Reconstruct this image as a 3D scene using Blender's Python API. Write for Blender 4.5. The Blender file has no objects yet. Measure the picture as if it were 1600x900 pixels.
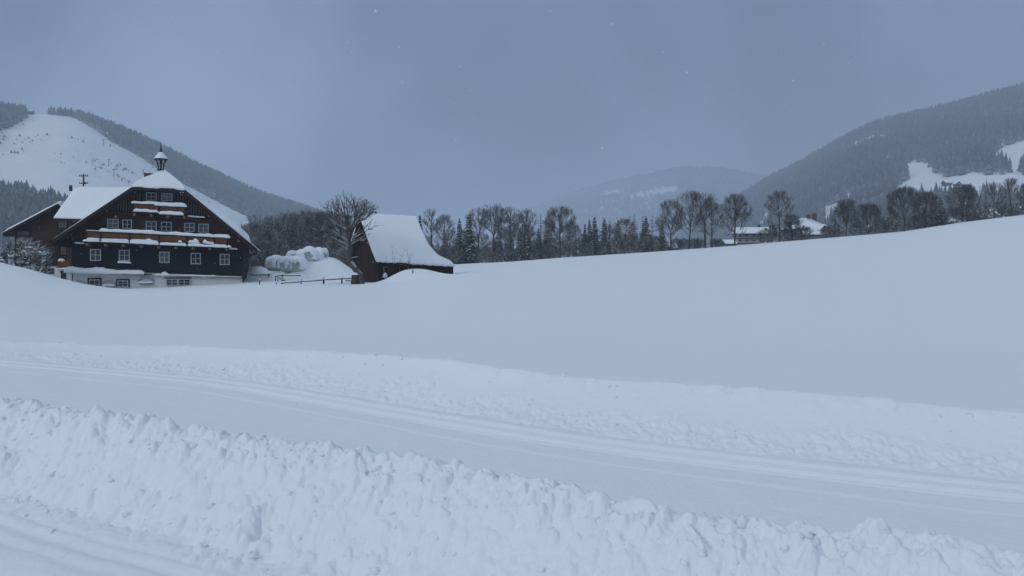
import bpy, math, random
import numpy as np
from mathutils import Vector, Matrix

# ---------------------------------------------------------------- camera, sky, sun, exposure
sc = bpy.context.scene
COL = sc.collection
F, HOR, EYE = 1244.0, 415.0, 1.7          # focal length in photo pixels, horizon row, eye height
camd = bpy.data.cameras.new('camera'); cam = bpy.data.objects.new('camera', camd); COL.objects.link(cam)
camd.sensor_width = 36.0; camd.lens = 36.0*F/1600.0
camd.shift_y = -(450.0-HOR)/1600.0
camd.clip_start = 0.1; camd.clip_end = 60000.0
cam.location = (0, 0, EYE); cam.rotation_euler = (math.radians(90), 0, 0)
sc.camera = cam

SUN_EL, SUN_AZ = 27.0, 222.0            # low veiled sun behind the camera, to the left (azimuth clockwise from +Y)
world = bpy.data.worlds.new("World"); sc.world = world; world.use_nodes = True
wn = world.node_tree; wn.nodes.clear()
def N(t, typ, **k):
    n = t.nodes.new(typ)
    for a, b in k.items(): setattr(n, a, b)
    return n
out = N(wn, 'ShaderNodeOutputWorld'); bg = N(wn, 'ShaderNodeBackground'); bg.inputs[1].default_value = 0.1
sky = N(wn, 'ShaderNodeTexSky', sky_type='NISHITA'); sky.sun_disc = False
sky.sun_elevation = math.radians(SUN_EL); sky.sun_rotation = math.radians(SUN_AZ)
tc = N(wn, 'ShaderNodeTexCoord'); sep = N(wn, 'ShaderNodeSeparateXYZ')
wn.links.new(tc.outputs['Generated'], sep.inputs[0])
ramp = N(wn, 'ShaderNodeValToRGB'); ramp.color_ramp.interpolation = 'EASE'
cr = ramp.color_ramp
cr.elements[0].position = 0.0; cr.elements[0].color = (.235, .325, .462, 1)
cr.elements[1].position = 1.0; cr.elements[1].color = (.56, .665, .785, 1)
for p, c in ((.12, (.232, .320, .455, 1)), (.30, (.185, .262, .392, 1)), (.40, (.21, .28, .41, 1)), (.62, (.43, .53, .67, 1))):
    e = cr.elements.new(p); e.color = c
wn.links.new(sep.outputs['Z'], ramp.inputs[0])
mp = N(wn, 'ShaderNodeMapping'); mp.inputs['Scale'].default_value = (1.5, 1.5, 1.0)
mp.inputs['Location'].default_value = (2.1, .3, 1.7)
wn.links.new(tc.outputs['Generated'], mp.inputs[0])
nz = N(wn, 'ShaderNodeTexNoise'); nz.inputs['Scale'].default_value = 2.0; nz.inputs['Detail'].default_value = 4.0
nz.inputs['Roughness'].default_value = .45
wn.links.new(mp.outputs[0], nz.inputs['Vector'])
cm = N(wn, 'ShaderNodeMapRange'); cm.inputs[1].default_value = .3; cm.inputs[2].default_value = .7
cm.inputs[3].default_value = .48; cm.inputs[4].default_value = 1.42
wn.links.new(nz.outputs[0], cm.inputs[0])
vm = N(wn, 'ShaderNodeVectorMath', operation='SCALE')
wn.links.new(ramp.outputs[0], vm.inputs[0]); sx_ = N(wn, 'ShaderNodeMath', operation='MULTIPLY_ADD'); sx_.inputs[1].default_value = -.32; sx_.inputs[2].default_value = 1.0
wn.links.new(sep.outputs['X'], sx_.inputs[0])
sm_ = N(wn, 'ShaderNodeMath', operation='MULTIPLY'); wn.links.new(sx_.outputs[0], sm_.inputs[0]); wn.links.new(cm.outputs[0], sm_.inputs[1])
wn.links.new(sm_.outputs[0], vm.inputs['Scale'])
v10 = N(wn, 'ShaderNodeVectorMath', operation='SCALE'); v10.inputs['Scale'].default_value = 10.0
wn.links.new(vm.outputs[0], v10.inputs[0])
mx = N(wn, 'ShaderNodeMixRGB'); mx.inputs[0].default_value = .95
wn.links.new(sky.outputs[0], mx.inputs[1]); wn.links.new(v10.outputs[0], mx.inputs[2])
wn.links.new(mx.outputs[0], bg.inputs[0]); wn.links.new(bg.outputs[0], out.inputs[0])

sund = bpy.data.lights.new('sun', 'SUN'); sun = bpy.data.objects.new('sun', sund); COL.objects.link(sun)
sund.energy = 0.70; sund.angle = math.radians(11); sund.color = (1.0, .96, .86)
az, el = math.radians(SUN_AZ), math.radians(SUN_EL)
sdir = Vector((math.sin(az)*math.cos(el), math.cos(az)*math.cos(el), math.sin(el)))
sun.rotation_euler = sdir.to_track_quat('Z', 'Y').to_euler()

sc.view_settings.view_transform = 'Standard'; sc.view_settings.look = 'None'
sc.view_settings.exposure = 0.0; sc.view_settings.gamma = 1.0; sc.view_settings.use_curve_mapping = False
sc.render.engine = 'CYCLES'
cy = sc.cycles
cy.max_bounces = 5; cy.diffuse_bounces = 4; cy.glossy_bounces = 2; cy.transmission_bounces = 2
cy.volume_bounces = 1; cy.transparent_max_bounces = 4
cy.use_adaptive_sampling = True; cy.adaptive_threshold = 0.02
try:
    cy.use_denoising = True; cy.denoiser = 'OPENIMAGEDENOISE'
except Exception: pass
cy.caustics_reflective = False; cy.caustics_refractive = False

HAZE_C = (.74, .84, .99, 1); HAZE_D = 3.9e-4
random.seed(7); rng = np.random.default_rng(7)

# ---------------------------------------------------------------- helpers
def P(u, v, d):                      # where a photo pixel lies at depth d
    return ((u-800.0)/F*d, d, EYE + (HOR-v)/F*d)

_tab = np.random.default_rng(11).random(4096); _perm = np.random.default_rng(12).permutation(4096)
def _h(ix, iy, s=0):
    return _tab[(_perm[(ix + s*131) & 4095] + iy*57) & 4095]
def vn(x, y, s=0):
    xi = np.floor(x).astype(np.int64); yi = np.floor(y).astype(np.int64)
    fx = x-xi; fy = y-yi; fx = fx*fx*(3-2*fx); fy = fy*fy*(3-2*fy)
    a = _h(xi, yi, s); b = _h(xi+1, yi, s); c = _h(xi, yi+1, s); d = _h(xi+1, yi+1, s)
    return (a*(1-fx)+b*fx)*(1-fy) + (c*(1-fx)+d*fx)*fy
def fbm(x, y, s=0, o=4, g=.5):
    t = 0; a = 1; w = 0
    for i in range(o):
        t = t + a*(vn(x*2**i+i*17.3, y*2**i-i*9.1, s+i)*2-1); w += a; a *= g
    return t/w
def domes(x, y, cell, s, dens=1.0, flat=.5):
    """rounded lumps scattered one per cell: height 0..1"""
    X = x/cell; Y = y/cell; xi = np.floor(X).astype(np.int64); yi = np.floor(Y).astype(np.int64)
    r = np.zeros_like(X)
    for dx in (-1, 0, 1):
        for dy in (-1, 0, 1):
            cx = xi+dx; cy_ = yi+dy
            px = cx + .15+.7*_h(cx, cy_, s); py = cy_ + .15+.7*_h(cx, cy_, s+3)
            R = .35+.5*_h(cx, cy_, s+5); keep = _h(cx, cy_, s+7) < dens
            ang = _h(cx, cy_, s+9)*6.28; st = .6+.4*_h(cx, cy_, s+11)
            ax = (X-px)*np.cos(ang)+(Y-py)*np.sin(ang); ay = (-(X-px)*np.sin(ang)+(Y-py)*np.cos(ang))/st
            q = 1-(ax*ax+ay*ay)/(R*R)
            h = np.clip(q, 0, None)**flat*R*keep
            r = np.maximum(r, h)
    return r
def sstep(a, b, x):
    t = np.clip((x-a)/(b-a), 0, 1); return t*t*(3-2*t)

def props(o, label=None, cat=None, group=None, kind=None):
    if label: o['label'] = label
    if cat: o['category'] = cat
    if group: o['group'] = group
    if kind: o['kind'] = kind
    return o
def empty(name, loc, rz=0.0, **k):
    o = bpy.data.objects.new(name, None); COL.objects.link(o)
    o.location = loc; o.rotation_euler = (0, 0, rz); o.empty_display_size = .3
    return props(o, **k)
def link_mesh(name, me, mat, parent=None, smooth=False, **k):
    if mat is not None:
        for m in (mat if isinstance(mat, (list, tuple)) else [mat]): me.materials.append(m)
    o = bpy.data.objects.new(name, me); COL.objects.link(o)
    if parent is not None: o.parent = parent
    if smooth: me.polygons.foreach_set('use_smooth', np.ones(len(me.polygons), bool))
    return props(o, **k)
def np_mesh(name, V, Fc, nv=None):
    """V (n,3); Fc (m,k) faces all of the same size"""
    me = bpy.data.meshes.new(name); V = np.asarray(V, np.float32); Fc = np.asarray(Fc, np.int32)
    k = Fc.shape[1]
    me.vertices.add(len(V)); me.vertices.foreach_set('co', V.ravel())
    me.loops.add(Fc.size); me.loops.foreach_set('vertex_index', Fc.ravel())
    me.polygons.add(len(Fc)); me.polygons.foreach_set('loop_start', np.arange(0, Fc.size, k, dtype=np.int32))
    me.polygons.foreach_set('loop_total', np.full(len(Fc), k, np.int32))
    me.update(calc_edges=True); me.validate(); return me
def grid_faces(n, m):
    i = np.arange(n-1)[:, None]*m + np.arange(m-1)[None, :]
    i = i.ravel(); return np.stack([i, i+1, i+m+1, i+m], 1)

class MB:
    def __init__(s): s.v = []; s.f = []
    def add(s, vs, fs):
        b = len(s.v); s.v += [tuple(p) for p in vs]; s.f += [tuple(i+b for i in q) for q in fs]
    def box(s, x0, x1, y0, y1, z0, z1): s.beam((x0, z1), (x1, z1), y0, y1, z1-z0)
    def beam(s, a, b, y0, y1, h, h2=None):
        """bar in the x-z plane whose top runs a->b, h high, from y0 to y1"""
        h2 = h if h2 is None else h2
        s.prism([(a[0], a[1]-h), (b[0], b[1]-h2), (b[0], b[1]), (a[0], a[1])], y0, y1)
    def prism(s, poly, y0, y1):
        n = len(poly)
        A = sum(poly[i][0]*poly[(i+1) % n][1]-poly[(i+1) % n][0]*poly[i][1] for i in range(n))
        if A < 0: poly = poly[::-1]
        vs = [(x, y0, z) for x, z in poly] + [(x, y1, z) for x, z in poly]
        fs = [tuple(range(n)), tuple(range(2*n-1, n-1, -1))]
        fs += [(i, i+n, (i+1) % n+n, (i+1) % n) for i in range(n)]
        s.add(vs, fs)
    def tube(s, pts, rads, k=6, cap=True):
        pts = [Vector(p) for p in pts]; b = len(s.v); n = len(pts)
        if not hasattr(rads, '__len__'): rads = [rads]*n
        for i, p in enumerate(pts):
            d = (pts[min(i+1, n-1)]-pts[max(i-1, 0)]).normalized()
            a = d.cross(Vector((0, 0, 1)) if abs(d.z) < .9 else Vector((1, 0, 0))).normalized(); c = d.cross(a)
            for j in range(k):
                t = 2*math.pi*j/k
                s.v.append(tuple(p+(a*math.cos(t)+c*math.sin(t))*rads[i]))
        for i in range(n-1):
            for j in range(k):
                j2 = (j+1) % k
                s.f.append((b+i*k+j, b+(i+1)*k+j, b+(i+1)*k+j2, b+i*k+j2))
        if cap:
            s.f.append(tuple(b+j for j in range(k))); s.f.append(tuple(b+(n-1)*k+j for j in range(k-1, -1, -1)))
    def lathe(s, prof, c=(0, 0), k=12):
        b = len(s.v)
        for r, z in prof:
            for j in range(k):
                t = 2*math.pi*j/k; s.v.append((c[0]+r*math.cos(t), c[1]+r*math.sin(t), z))
        for i in range(len(prof)-1):
            for j in range(k):
                j2 = (j+1) % k; s.f.append((b+i*k+j, b+i*k+j2, b+(i+1)*k+j2, b+(i+1)*k+j))
    def snowbar(s, a, b, y0, y1, h, seed=0, step=.12, rough=.25, over=.0):
        """snow lying on a ledge from a=(x,z) to b, rounded, uneven"""
        L = max(b[0]-a[0], .05); n = max(4, int(L/step)); m = 8; V = []
        for i in range(n+1):
            t = i/n; x = a[0]+L*t; z = a[1]+(b[1]-a[1])*t
            e = min(1, min(t, 1-t)*L/(h*1.1)+.12); e = math.sqrt(1-(1-e)**2)
            nn = float(fbm(np.array([x*1.3+seed*7.7]), np.array([seed*3.1]), 3, 3)[0])
            nn2 = float(fbm(np.array([x*2.1+seed*5.7+40]), np.array([seed*1.1]), 5, 3)[0])
            hh = h*e*(1+rough*2*nn)
            for j in range(m+1):
                q = j/m*math.pi; cx = -math.cos(q); cz = math.sin(q)
                yy = (y0+y1)/2+(y1-y0)/2*(abs(cx)**.8*(1 if cx > 0 else -1))*(.75+.25*e)*(1+over*0) - (.04*nn2 if cx < 0 else 0)
                V.append((x, yy, z+hh*abs(cz)**.6-(.03+.05*max(0, nn2) if j in (0,) else 0)))
        f = []
        w = m+1
        for i in range(n):
            for j in range(m): f.append((i*w+j, (i+1)*w+j, (i+1)*w+j+1, i*w+j+1))
            f.append((i*w+m, (i+1)*w+m, (i+1)*w, i*w))
        f.append(tuple(range(m, -1, -1))); f.append(tuple(n*w+j for j in range(m+1)))
        s.add(V, f)
    def build(s, name, mat, parent=None, smooth=False, bevel=0, **k):
        me = bpy.data.meshes.new(name); me.from_pydata(s.v, [], s.f); me.update()
        o = link_mesh(name, me, mat, parent, smooth, **k)
        if bevel:
            b = o.modifiers.new('bevel', 'BEVEL'); b.width = bevel; b.segments = 1; b.limit_method = 'ANGLE'
        return o

def snow_sheet(Pm, H, name, mat, parent=None, edge=None, **k):
    """Pm (n,m,3) underlying surface, H (n,m) snow depth; closed slab"""
    n, m, _ = Pm.shape; top = Pm.copy(); top[..., 2] += H
    V = np.concatenate([top.reshape(-1, 3), Pm.reshape(-1, 3)])
    fg = grid_faces(n, m); fb = fg[:, ::-1]+n*m
    ring = [(0, j) for j in range(m)]+[(i, m-1) for i in range(1, n)]+[(n-1, j) for j in range(m-2, -1, -1)]+[(i, 0) for i in range(n-2, 0, -1)]
    r = np.array([i*m+j for i, j in ring]); r2 = np.roll(r, -1)
    side = np.stack([r, r+n*m, r2+n*m, r2], 1)
    me = np_mesh(name, V, np.concatenate([fg, fb, side]))
    return link_mesh(name, me, mat, parent, True, **k)
def edge_round(D, w):
    """0..1 rise over width w of distance-to-edge array"""
    t = np.clip(D/w, 0, 1); return np.sqrt(1-(1-t)**2)

# ---------------------------------------------------------------- materials
def mat(name, col, rough=.8, noise=None, bump=None, snow=None, metal=0, spec=.3, stripes=None, stretch=None):
    m = bpy.data.materials.new(name); m.use_nodes = True; t = m.node_tree
    b = t.nodes['Principled BSDF']; b.inputs['Roughness'].default_value = rough; b.inputs['Metallic'].default_value = metal
    b.inputs['Specular IOR Level'].default_value = spec
    tc = N(t, 'ShaderNodeTexCoord'); last = None
    vec = tc.outputs['Object']
    if stretch:
        mm = N(t, 'ShaderNodeMapping'); mm.inputs['Scale'].default_value = stretch; t.links.new(vec, mm.inputs[0]); vec = mm.outputs[0]
    rgb = N(t, 'ShaderNodeRGB'); rgb.outputs[0].default_value = (*col, 1); last = rgb.outputs[0]
    if noise:
        sc_, amt, col2 = noise
        nz = N(t, 'ShaderNodeTexNoise'); nz.inputs['Scale'].default_value = sc_; nz.inputs['Detail'].default_value = 5
        t.links.new(vec, nz.inputs['Vector'])
        mr = N(t, 'ShaderNodeMapRange'); mr.inputs[1].default_value = .35; mr.inputs[2].default_value = .65; mr.inputs[3].default_value = 0; mr.inputs[4].default_value = amt
        t.links.new(nz.outputs[0], mr.inputs[0])
        mx = N(t, 'ShaderNodeMixRGB'); mx.inputs[2].default_value = (*col2, 1)
        t.links.new(mr.outputs[0], mx.inputs[0]); t.links.new(last, mx.inputs[1]); last = mx.outputs[0]
    if stripes:                      # (axis direction scale, strength, colour) plank joints
        sc_, amt, col2, axis = stripes
        wv = N(t, 'ShaderNodeTexWave', wave_type='BANDS', bands_direction=axis); wv.inputs['Scale'].default_value = sc_
        wv.inputs['Distortion'].default_value = .6; wv.inputs['Detail'].default_value = 1
        t.links.new(tc.outputs['Object'], wv.inputs['Vector'])
        mr = N(t, 'ShaderNodeMapRange'); mr.inputs[1].default_value = .0; mr.inputs[2].default_value = .35; mr.inputs[3].default_value = amt; mr.inputs[4].default_value = 0
        t.links.new(wv.outputs[1], mr.inputs[0])
        mx = N(t, 'ShaderNodeMixRGB'); mx.inputs[2].default_value = (*col2, 1)
        t.links.new(mr.outputs[0], mx.inputs[0]); t.links.new(last, mx.inputs[1]); last = mx.outputs[0]
    if snow:                         # snow caught on faces that look upward (threshold, softness, coverage)
        th, so, cov = snow
        ge = N(t, 'ShaderNodeNewGeometry'); sp = N(t, 'ShaderNodeSeparateXYZ'); t.links.new(ge.outputs['True Normal'], sp.inputs[0])
        mr = N(t, 'ShaderNodeMapRange'); mr.inputs[1].default_value = th; mr.inputs[2].default_value = th+so; mr.inputs[4].default_value = cov
        t.links.new(sp.outputs['Z'], mr.inputs[0])
        nz = N(t, 'ShaderNodeTexNoise'); nz.inputs['Scale'].default_value = .9; nz.inputs['Detail'].default_value = 3
        t.links.new(tc.outputs['Object'], nz.inputs['Vector'])
        mr2 = N(t, 'ShaderNodeMapRange'); mr2.inputs[1].default_value = .38; mr2.inputs[2].default_value = .6
        t.links.new(nz.outputs[0], mr2.inputs[0])
        mu = N(t, 'ShaderNodeMath', operation='MULTIPLY'); t.links.new(mr.outputs[0], mu.inputs[0]); t.links.new(mr2.outputs[0], mu.inputs[1])
        mx = N(t, 'ShaderNodeMixRGB'); mx.inputs[2].default_value = (.82, .85, .88, 1)
        t.links.new(mu.outputs[0], mx.inputs[0]); t.links.new(last, mx.inputs[1]); last = mx.outputs[0]
    t.links.new(last, b.inputs['Base Color'])
    if bump:
        sc_, st, di = bump
        nz = N(t, 'ShaderNodeTexNoise'); nz.inputs['Scale'].default_value = sc_; nz.inputs['Detail'].default_value = 6
        t.links.new(vec, nz.inputs['Vector'])
        bp = N(t, 'ShaderNodeBump'); bp.inputs['Strength'].default_value = st; bp.inputs['Distance'].default_value = di
        t.links.new(nz.outputs[0], bp.inputs['Height']); t.links.new(bp.outputs[0], b.inputs['Normal'])
    return m

SNOWC = (.84, .87, .90)
M = dict(
    snow=mat('snow', SNOWC, .75, bump=(9, .25, .03), spec=.2),
    roof_snow=mat('roof_snow', SNOWC, .8, bump=(1.2, .35, .12), spec=.15),
    black_wood=mat('black_wood', (.006, .007, .012), .8, noise=(3, .5, (.013, .015, .021)), stripes=(5.5, .5, (.004, .005, .007), 'Z')),
    red_wood=mat('red_wood', (.066, .022, .013), .8, noise=(2.5, .6, (.038, .014, .010)), stripes=(5.0, .6, (.014, .008, .007), 'Z')),
    slat_dark=mat('slat_dark', (.016, .013, .012), .8),
    slat=mat('slat', (.15, .11, .08), .75, noise=(6, .5, (.06, .045, .035))),
    roof_edge=mat('roof_edge', (.019, .012, .010), .8, noise=(3, .5, (.032, .020, .016))),
    balcony=mat('balcony_wood', (.20, .085, .034), .65, noise=(4, .5, (.12, .050, .022))),
    beam=mat('beam_wood', (.022, .011, .008), .75),
    beam_end=mat('beam_end', (.22, .16, .10), .8),
    plaster=mat('plaster', (.66, .67, .67), .9, noise=(1.2, .35, (.50, .52, .54)), bump=(14, .2, .02)),
    white=mat('white_paint', (.40, .42, .43), .6),
    greywood=mat('grey_wood', (.20, .19, .18), .85, noise=(4, .6, (.12, .11, .10)), stretch=(6, 6, .6)),
    shutter=mat('navy_shutter', (.018, .025, .045), .6),
    oldwood=mat('old_barn_wood', (.022, .012, .010), .85, noise=(3, .7, (.045, .023, .018)), stripes=(1.6, .75, (.006, .004, .004), 'X'), stretch=(5, 5, .5)),
    wingwood=mat('wing_wood', (.032, .015, .011), .85, noise=(2.5, .7, (.06, .032, .022)), stripes=(1.3, .7, (.010, .006, .005), 'X'), stretch=(4, 4, .4)),
    metal=mat('dark_metal', (.018, .021, .028), .45, metal=.3),
    brick=mat('chimney_brick', (.10, .07, .06), .85, noise=(8, .5, (.05, .04, .04))),
    bark=mat('bark', (.055, .046, .040), .9, snow=(.35, .4, .8)),
    twig=mat('twig', (.052, .044, .040), .9, snow=(.02, .5, .66)),
    twig_frosted=mat('twig_frosted', (.060, .052, .048), .9, snow=(-.25, .6, .62)),
    bark_snowy=mat('bark_snowy', (.055, .046, .040), .9, snow=(-.1, .35, 1.0)),
    shrub=mat('shrub_twig', (.060, .052, .046), .9, snow=(.15, .4, .7)),
    needles=mat('spruce_needles', (.022, .034, .026), .8, noise=(1.5, .6, (.038, .050, .036)), snow=(.30, .35, .6)),
    larch=mat('larch_twig', (.085, .065, .048), .9, snow=(.5, .4, .5)),
    forest=mat('forest', (.022, .030, .030), .85, noise=(.13, 1.0, (.10, .115, .12)), snow=(.18, .35, .62)),
    wrap=mat('bale_wrap', (.36, .46, .39), .35, noise=(3, .6, (.55, .62, .57)), bump=(5, .3, .03), spec=.5),
    tanwood=mat('tan_wood', (.22, .13, .075), .7, noise=(3, .5, (.20, .11, .06))),
)
g = bpy.data.materials.new('window_glass'); g.use_nodes = True; b = g.node_tree.nodes['Principled BSDF']
b.inputs['Base Color'].default_value = (.030, .036, .050, 1); b.inputs['Roughness'].default_value = .12; b.inputs['Specular IOR Level'].default_value = .7
M['glass'] = g
for k_ in ('snow',):
    pass

g2 = g.copy(); g2.name = 'curtained_glass'; g2.node_tree.nodes['Principled BSDF'].inputs['Base Color'].default_value = (.10, .11, .12, 1); M['glass_curtain'] = g2
g3 = g.copy(); g3.name = 'dark_glass'; g3.node_tree.nodes['Principled BSDF'].inputs['Base Color'].default_value = (.010, .012, .018, 1); g3.node_tree.nodes['Principled BSDF'].inputs['Specular IOR Level'].default_value = .35; M['glass_dark'] = g3

# ---------------------------------------------------------------- the snow covered ground
# near field axes: e runs along the ski trail (to the right and towards us), n across it (away from us)
EX, EY, NX, NY = .85, -.527, .527, .85
E_ = [-40, -20, -14.7, -10, -8.9, -6.15, -4.24, -2.83, -1.22, .1, 6, 40]
NT = [3.0, 6.3, 7.05, 7.5, 7.45, 7.1, 6.85, 6.78, 6.85, 7.0, 7.6, 9.5]      # ski track
EF = [-40, -24, -17, -10.4, -7.5, -5.1, -2.76, .1, 8, 40]
NFc = [4.6, 7.2, 8.4, 8.8, 8.65, 8.25, 8.3, 8.4, 9.0, 11.0]                  # crest of far bank
ZF = [.1, .12, .18, .34, .42, .42, .40, .39, .4, .4]
EC = [-40, -12, -7.5, -3.25, -1.6, -.8, -.3, .3, 10, 40]
NC = [1.2, 3.35, 3.54, 3.85, 3.8, 3.82, 3.9, 3.84, 3.9, 5]                   # crest of near bank
ZC = [.48, .50, .51, .49, .48, .48, .51, .45, .42, .45]
UC = [-1400, -300, 0, 130, 250, 380, 560, 650, 708, 800, 876, 939, 1034, 1074, 1148, 1220, 1318, 1412, 1496, 1600, 2000, 3200]
Z75 = [1.2, .6, .0, -.58, -.38, .05, .10, .45, .95, 1.25, 1.6, 1.8, 2.15, 2.3, 2.65, 3.0, 3.5, 4.0, 4.75, 5.5, 7.5, 10]
Z150 = [2.5, 1.8, 1.2, 1.2, 1.3, 1.35, 1.4, 1.6, 1.85, 2.42, 3.15, 3.65, 4.4, 4.75, 5.45, 6.2, 7.15, 8.15, 9.75, 11.3, 16, 22]
DC = [0, 12, 40, 75, 150, 168, 190, 240, 420, 1000, 20000]
def smooth_interp(x, xp, fp):
    return np.interp(x, xp, fp)
def far_z(x, y):
    d = np.hypot(x, y); yy = np.maximum(y, .02*d+1e-6)
    u = np.clip(800+F*x/yy, -1400, 3200)
    u = np.where(y < .02*d, np.where(x > 0, 3200., -1400.), u)
    d = np.where(y > .3*d, y, d)
    z75 = (np.interp(u-45, UC, Z75)+np.interp(u+45, UC, Z75)+2*np.interp(u, UC, Z75))/4
    z150 = np.interp(u, UC, Z150)
    z12 = np.full_like(u, .42); z40 = .42+(z75-.42)*(40-12)/63.
    lv = [.42+0*u, z12, z40, z75, z150, z150+(z150-z75)*.14, z150+.1*(z150-z75), z150-.3, z150*.5-2.5, -3+0*u, -3+0*u]
    z = np.zeros_like(u)
    for k in range(len(DC)-1):
        t = (d-DC[k])/(DC[k+1]-DC[k]); m = (t >= 0) & (t < 1)
        z = np.where(m, lv[k]+(lv[k+1]-lv[k])*t, z)
    return np.where(d >= DC[-1], -3, z)
def bump2(x, y, cx, cy, rx, ry, h, rot=0, p=1.0):
    c, s = math.cos(rot), math.sin(rot); a = ((x-cx)*c+(y-cy)*s)/rx; b = (-(x-cx)*s+(y-cy)*c)/ry
    return h*np.exp(-((a*a+b*b)**p))
def ground_z(x, y, detail=True):
    e = x*EX+y*EY; n = x*NX+y*NY; d = np.hypot(x, y)
    nf = np.interp(e, EF, NFc)+.10*fbm(e*.35, e*0, 21, 3); zf = np.interp(e, EF, ZF)+.04*fbm(e*.5, e*0+3, 22, 3)
    nt = np.interp(e, E_, NT); nc = np.interp(e, EC, NC); zc = np.interp(e, EC, ZC)
    wig = fbm(e*1.1, e*0, 31, 4); nc = nc+.06*wig; zc = zc*(1+.05*fbm(e*.9, e*0+9, 32, 4))
    # near bank profile
    bw = .56+.12*sstep(-7, -4, e)+.17*sstep(-4, 0, e); t1 = np.clip((n-(nc-bw))/bw, 0, 1); up = zc*(t1*t1*(3-2*t1)*.35+t1*.65)
    t2 = np.clip((n-nc)/.55, 0, 1); dn = zc*(1-t2*t2*(3-2*t2))
    bank = np.where(n < nc, up, dn)
    # trail and far bank
    f0 = nt+.45
    t3 = np.clip((n-f0)/np.maximum(nf-f0, .2), 0, 1)
    fb = zf*(.30*t3+.70*t3**1.7)
    near = np.where(n < nc+.6, bank, fb)
    zz = far_z(x, y)
    wf = sstep(0, 9, n-nf)
    lip = .05*np.exp(-((n-nf-.1)/.35)**2)
    z = np.where(n > nf, zf*(1-wf)+zz*wf, near)+lip*0
    # behind the road: second bank then plain field
    back = .55*sstep(-1.6, -2.6, n)
    z = np.where(n < 1.0, back, z)
    # broad drifts: hump left of the farmhouse, mound in front of the barn, heap by the bales
    z = z+bump2(x, y, -43.6, 61, 9.4, 6, 2.0, 0, 1.35)
    z = z+np.where(x < -8.5, bump2(x, y, -8.5, 66.9, 2.0, 2.0, .98, 0, 1.1), bump2(x, y, -8.5, 66.9, 2.7, 2.0, .98, 0, 1.1))
    z = z+bump2(x, y, -24.2, 82.9, 3.0, 1.1, .75, 0, 1.2)*(.6+.8*domes(x, y, .9, 140, .8, .8))+bump2(x, y, -22.2, 84.6, 1.6, 1.3, .9)
    z = z+bump2(x, y, -20.4, 87.5, 2.9, 3.0, 2.35, 0, 1.15)+bump2(x, y, -24.6, 88.0, 2.6, 2.6, 1.05, 0, 1.2)+bump2(x, y, -29.5, 92, 1.8, 4, 1.3, 0, 1.1)
    z = z+bump2(x, y, -51, 93, 9, 6, .9)
    far = sstep(12, 45, d)
    z = z+far*(.06*fbm(x*.05, y*.05, 41, 3)+.035*fbm(x*.16, y*.1, 42, 3)+.018*fbm(x*.9, y*.5, 46, 3)*(1-sstep(60, 110, d)))*(1-sstep(200, 400, d))
    if not detail: return z
    nearm = 1-sstep(9, 16, n)
    z = z+.010*fbm(x*1.3, y*1.3, 43, 3)*nearm
    r = n-nc; rb = r+bw
    # crest clods
    cm = np.exp(-((r+.08)/.20)**2)
    wx_ = x+.05*fbm(x*6, y*6, 151, 3); wy_ = y+.05*fbm(x*6, y*6, 152, 3); big = domes(wx_, wy_, .22, 51, .6, .9); mid = domes(wx_+3, wy_, .12, 52, .6, .8); sm = domes(wx_, wy_+7, .06, 53, .55, .8)
    z = z+cm*(.055*big+.034*mid+.026*sm)
    cm2 = sstep(-.75, -.2, r)*(1-sstep(.15, .35, r))
    z = z+cm2*(.020*mid+.014*sm)
    z = z+.030*cm2*fbm(x*9, y*9, 54, 5, .65)
    # slanted gouges down the face
    q1 = (x*.35+y*.94); q2 = (x*.94-y*.35)
    face = sstep(-.05, .2, rb)*(1-sstep(.0, .15, r))*(.45+.8*sstep(-.15, .35, fbm(x*1.1+4, y*1.1, 171, 3)))
    st = fbm(q2*6.0, q1*2.6, 55, 4, .55)
    z = z+face*(.026*st+.030*fbm(q2*2.2+9, q1*1.3, 57, 3)-.045*np.clip(fbm(q2*4.6+5, q1*2.8, 56, 3)-.15, 0, 1)**1.0*1.5)
    # crumbs at the foot of the bank, more to the left
    z = z+.010*fbm(x*15, y*15, 172, 3)*sstep(-.1, .15, rb)*(1-sstep(.35, .6, r))
    foot = 1.35*np.exp(-((rb-.12)/.24)**2)*(.35+.65*sstep(-1.2, -4.5, e))*(.5+1.0*sstep(-.2, .3, fbm(x*1.7, y*1.7, 170, 3)))
    z = z+foot*(.045*domes(wx_, wy_+3, .14, 57, .5, .8)+.035*domes(wx_, wy_, .08, 58, .55, .8)+.035*fbm(x*8, y*8, 59, 4))
    road = 1-sstep(-.14, .0, rb); road = road*sstep(-3, -2, n)
    # wheel grooves of the road, running with the bank
    for c0, w, dp in ((-.20, .04, .014), (-.34, .06, .026), (-.52, .05, .012), (-.80, .08, .022), (-.98, .05, .012), (-1.7, .1, .02)):
        z = z-road*dp*np.exp(-((rb-c0+.03*fbm(e*.4, e*0, 60, 2))/w)**2)
    z = z+road*(.006*fbm(e*1.2, n*14, 61, 3)+.008*domes(x, y, .12, 62, .12, .7))
    # trail: flat, faint corduroy, two cut ski tracks with raised shoulders
    tr = sstep(.5, .7, r)*(1-sstep(.35, .6, n-nt))
    z = z+tr*.0025*fbm(e*.8, n*9, 63, 3)
    for c0 in (-.14, .14):
        q_ = n-nt-c0; z = z-.055*np.clip((q_+.075)/.02, 0, 1)*np.clip((.065-q_)/.085, 0, 1)
        for s_ in (-.10, .09): z = z+.010*np.exp(-((n-nt-c0-s_)/.02)**2)
    z = z+.012*sstep(-.62, -.56, n-nt)*(1-sstep(-.3, -.2, n-nt))*(.8+.25*fbm(e*3, n*8, 64, 3))
    z = z+.016*sstep(-.30, -.2, n-nt)*(1-sstep(.3, .6, n-nt))
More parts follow.
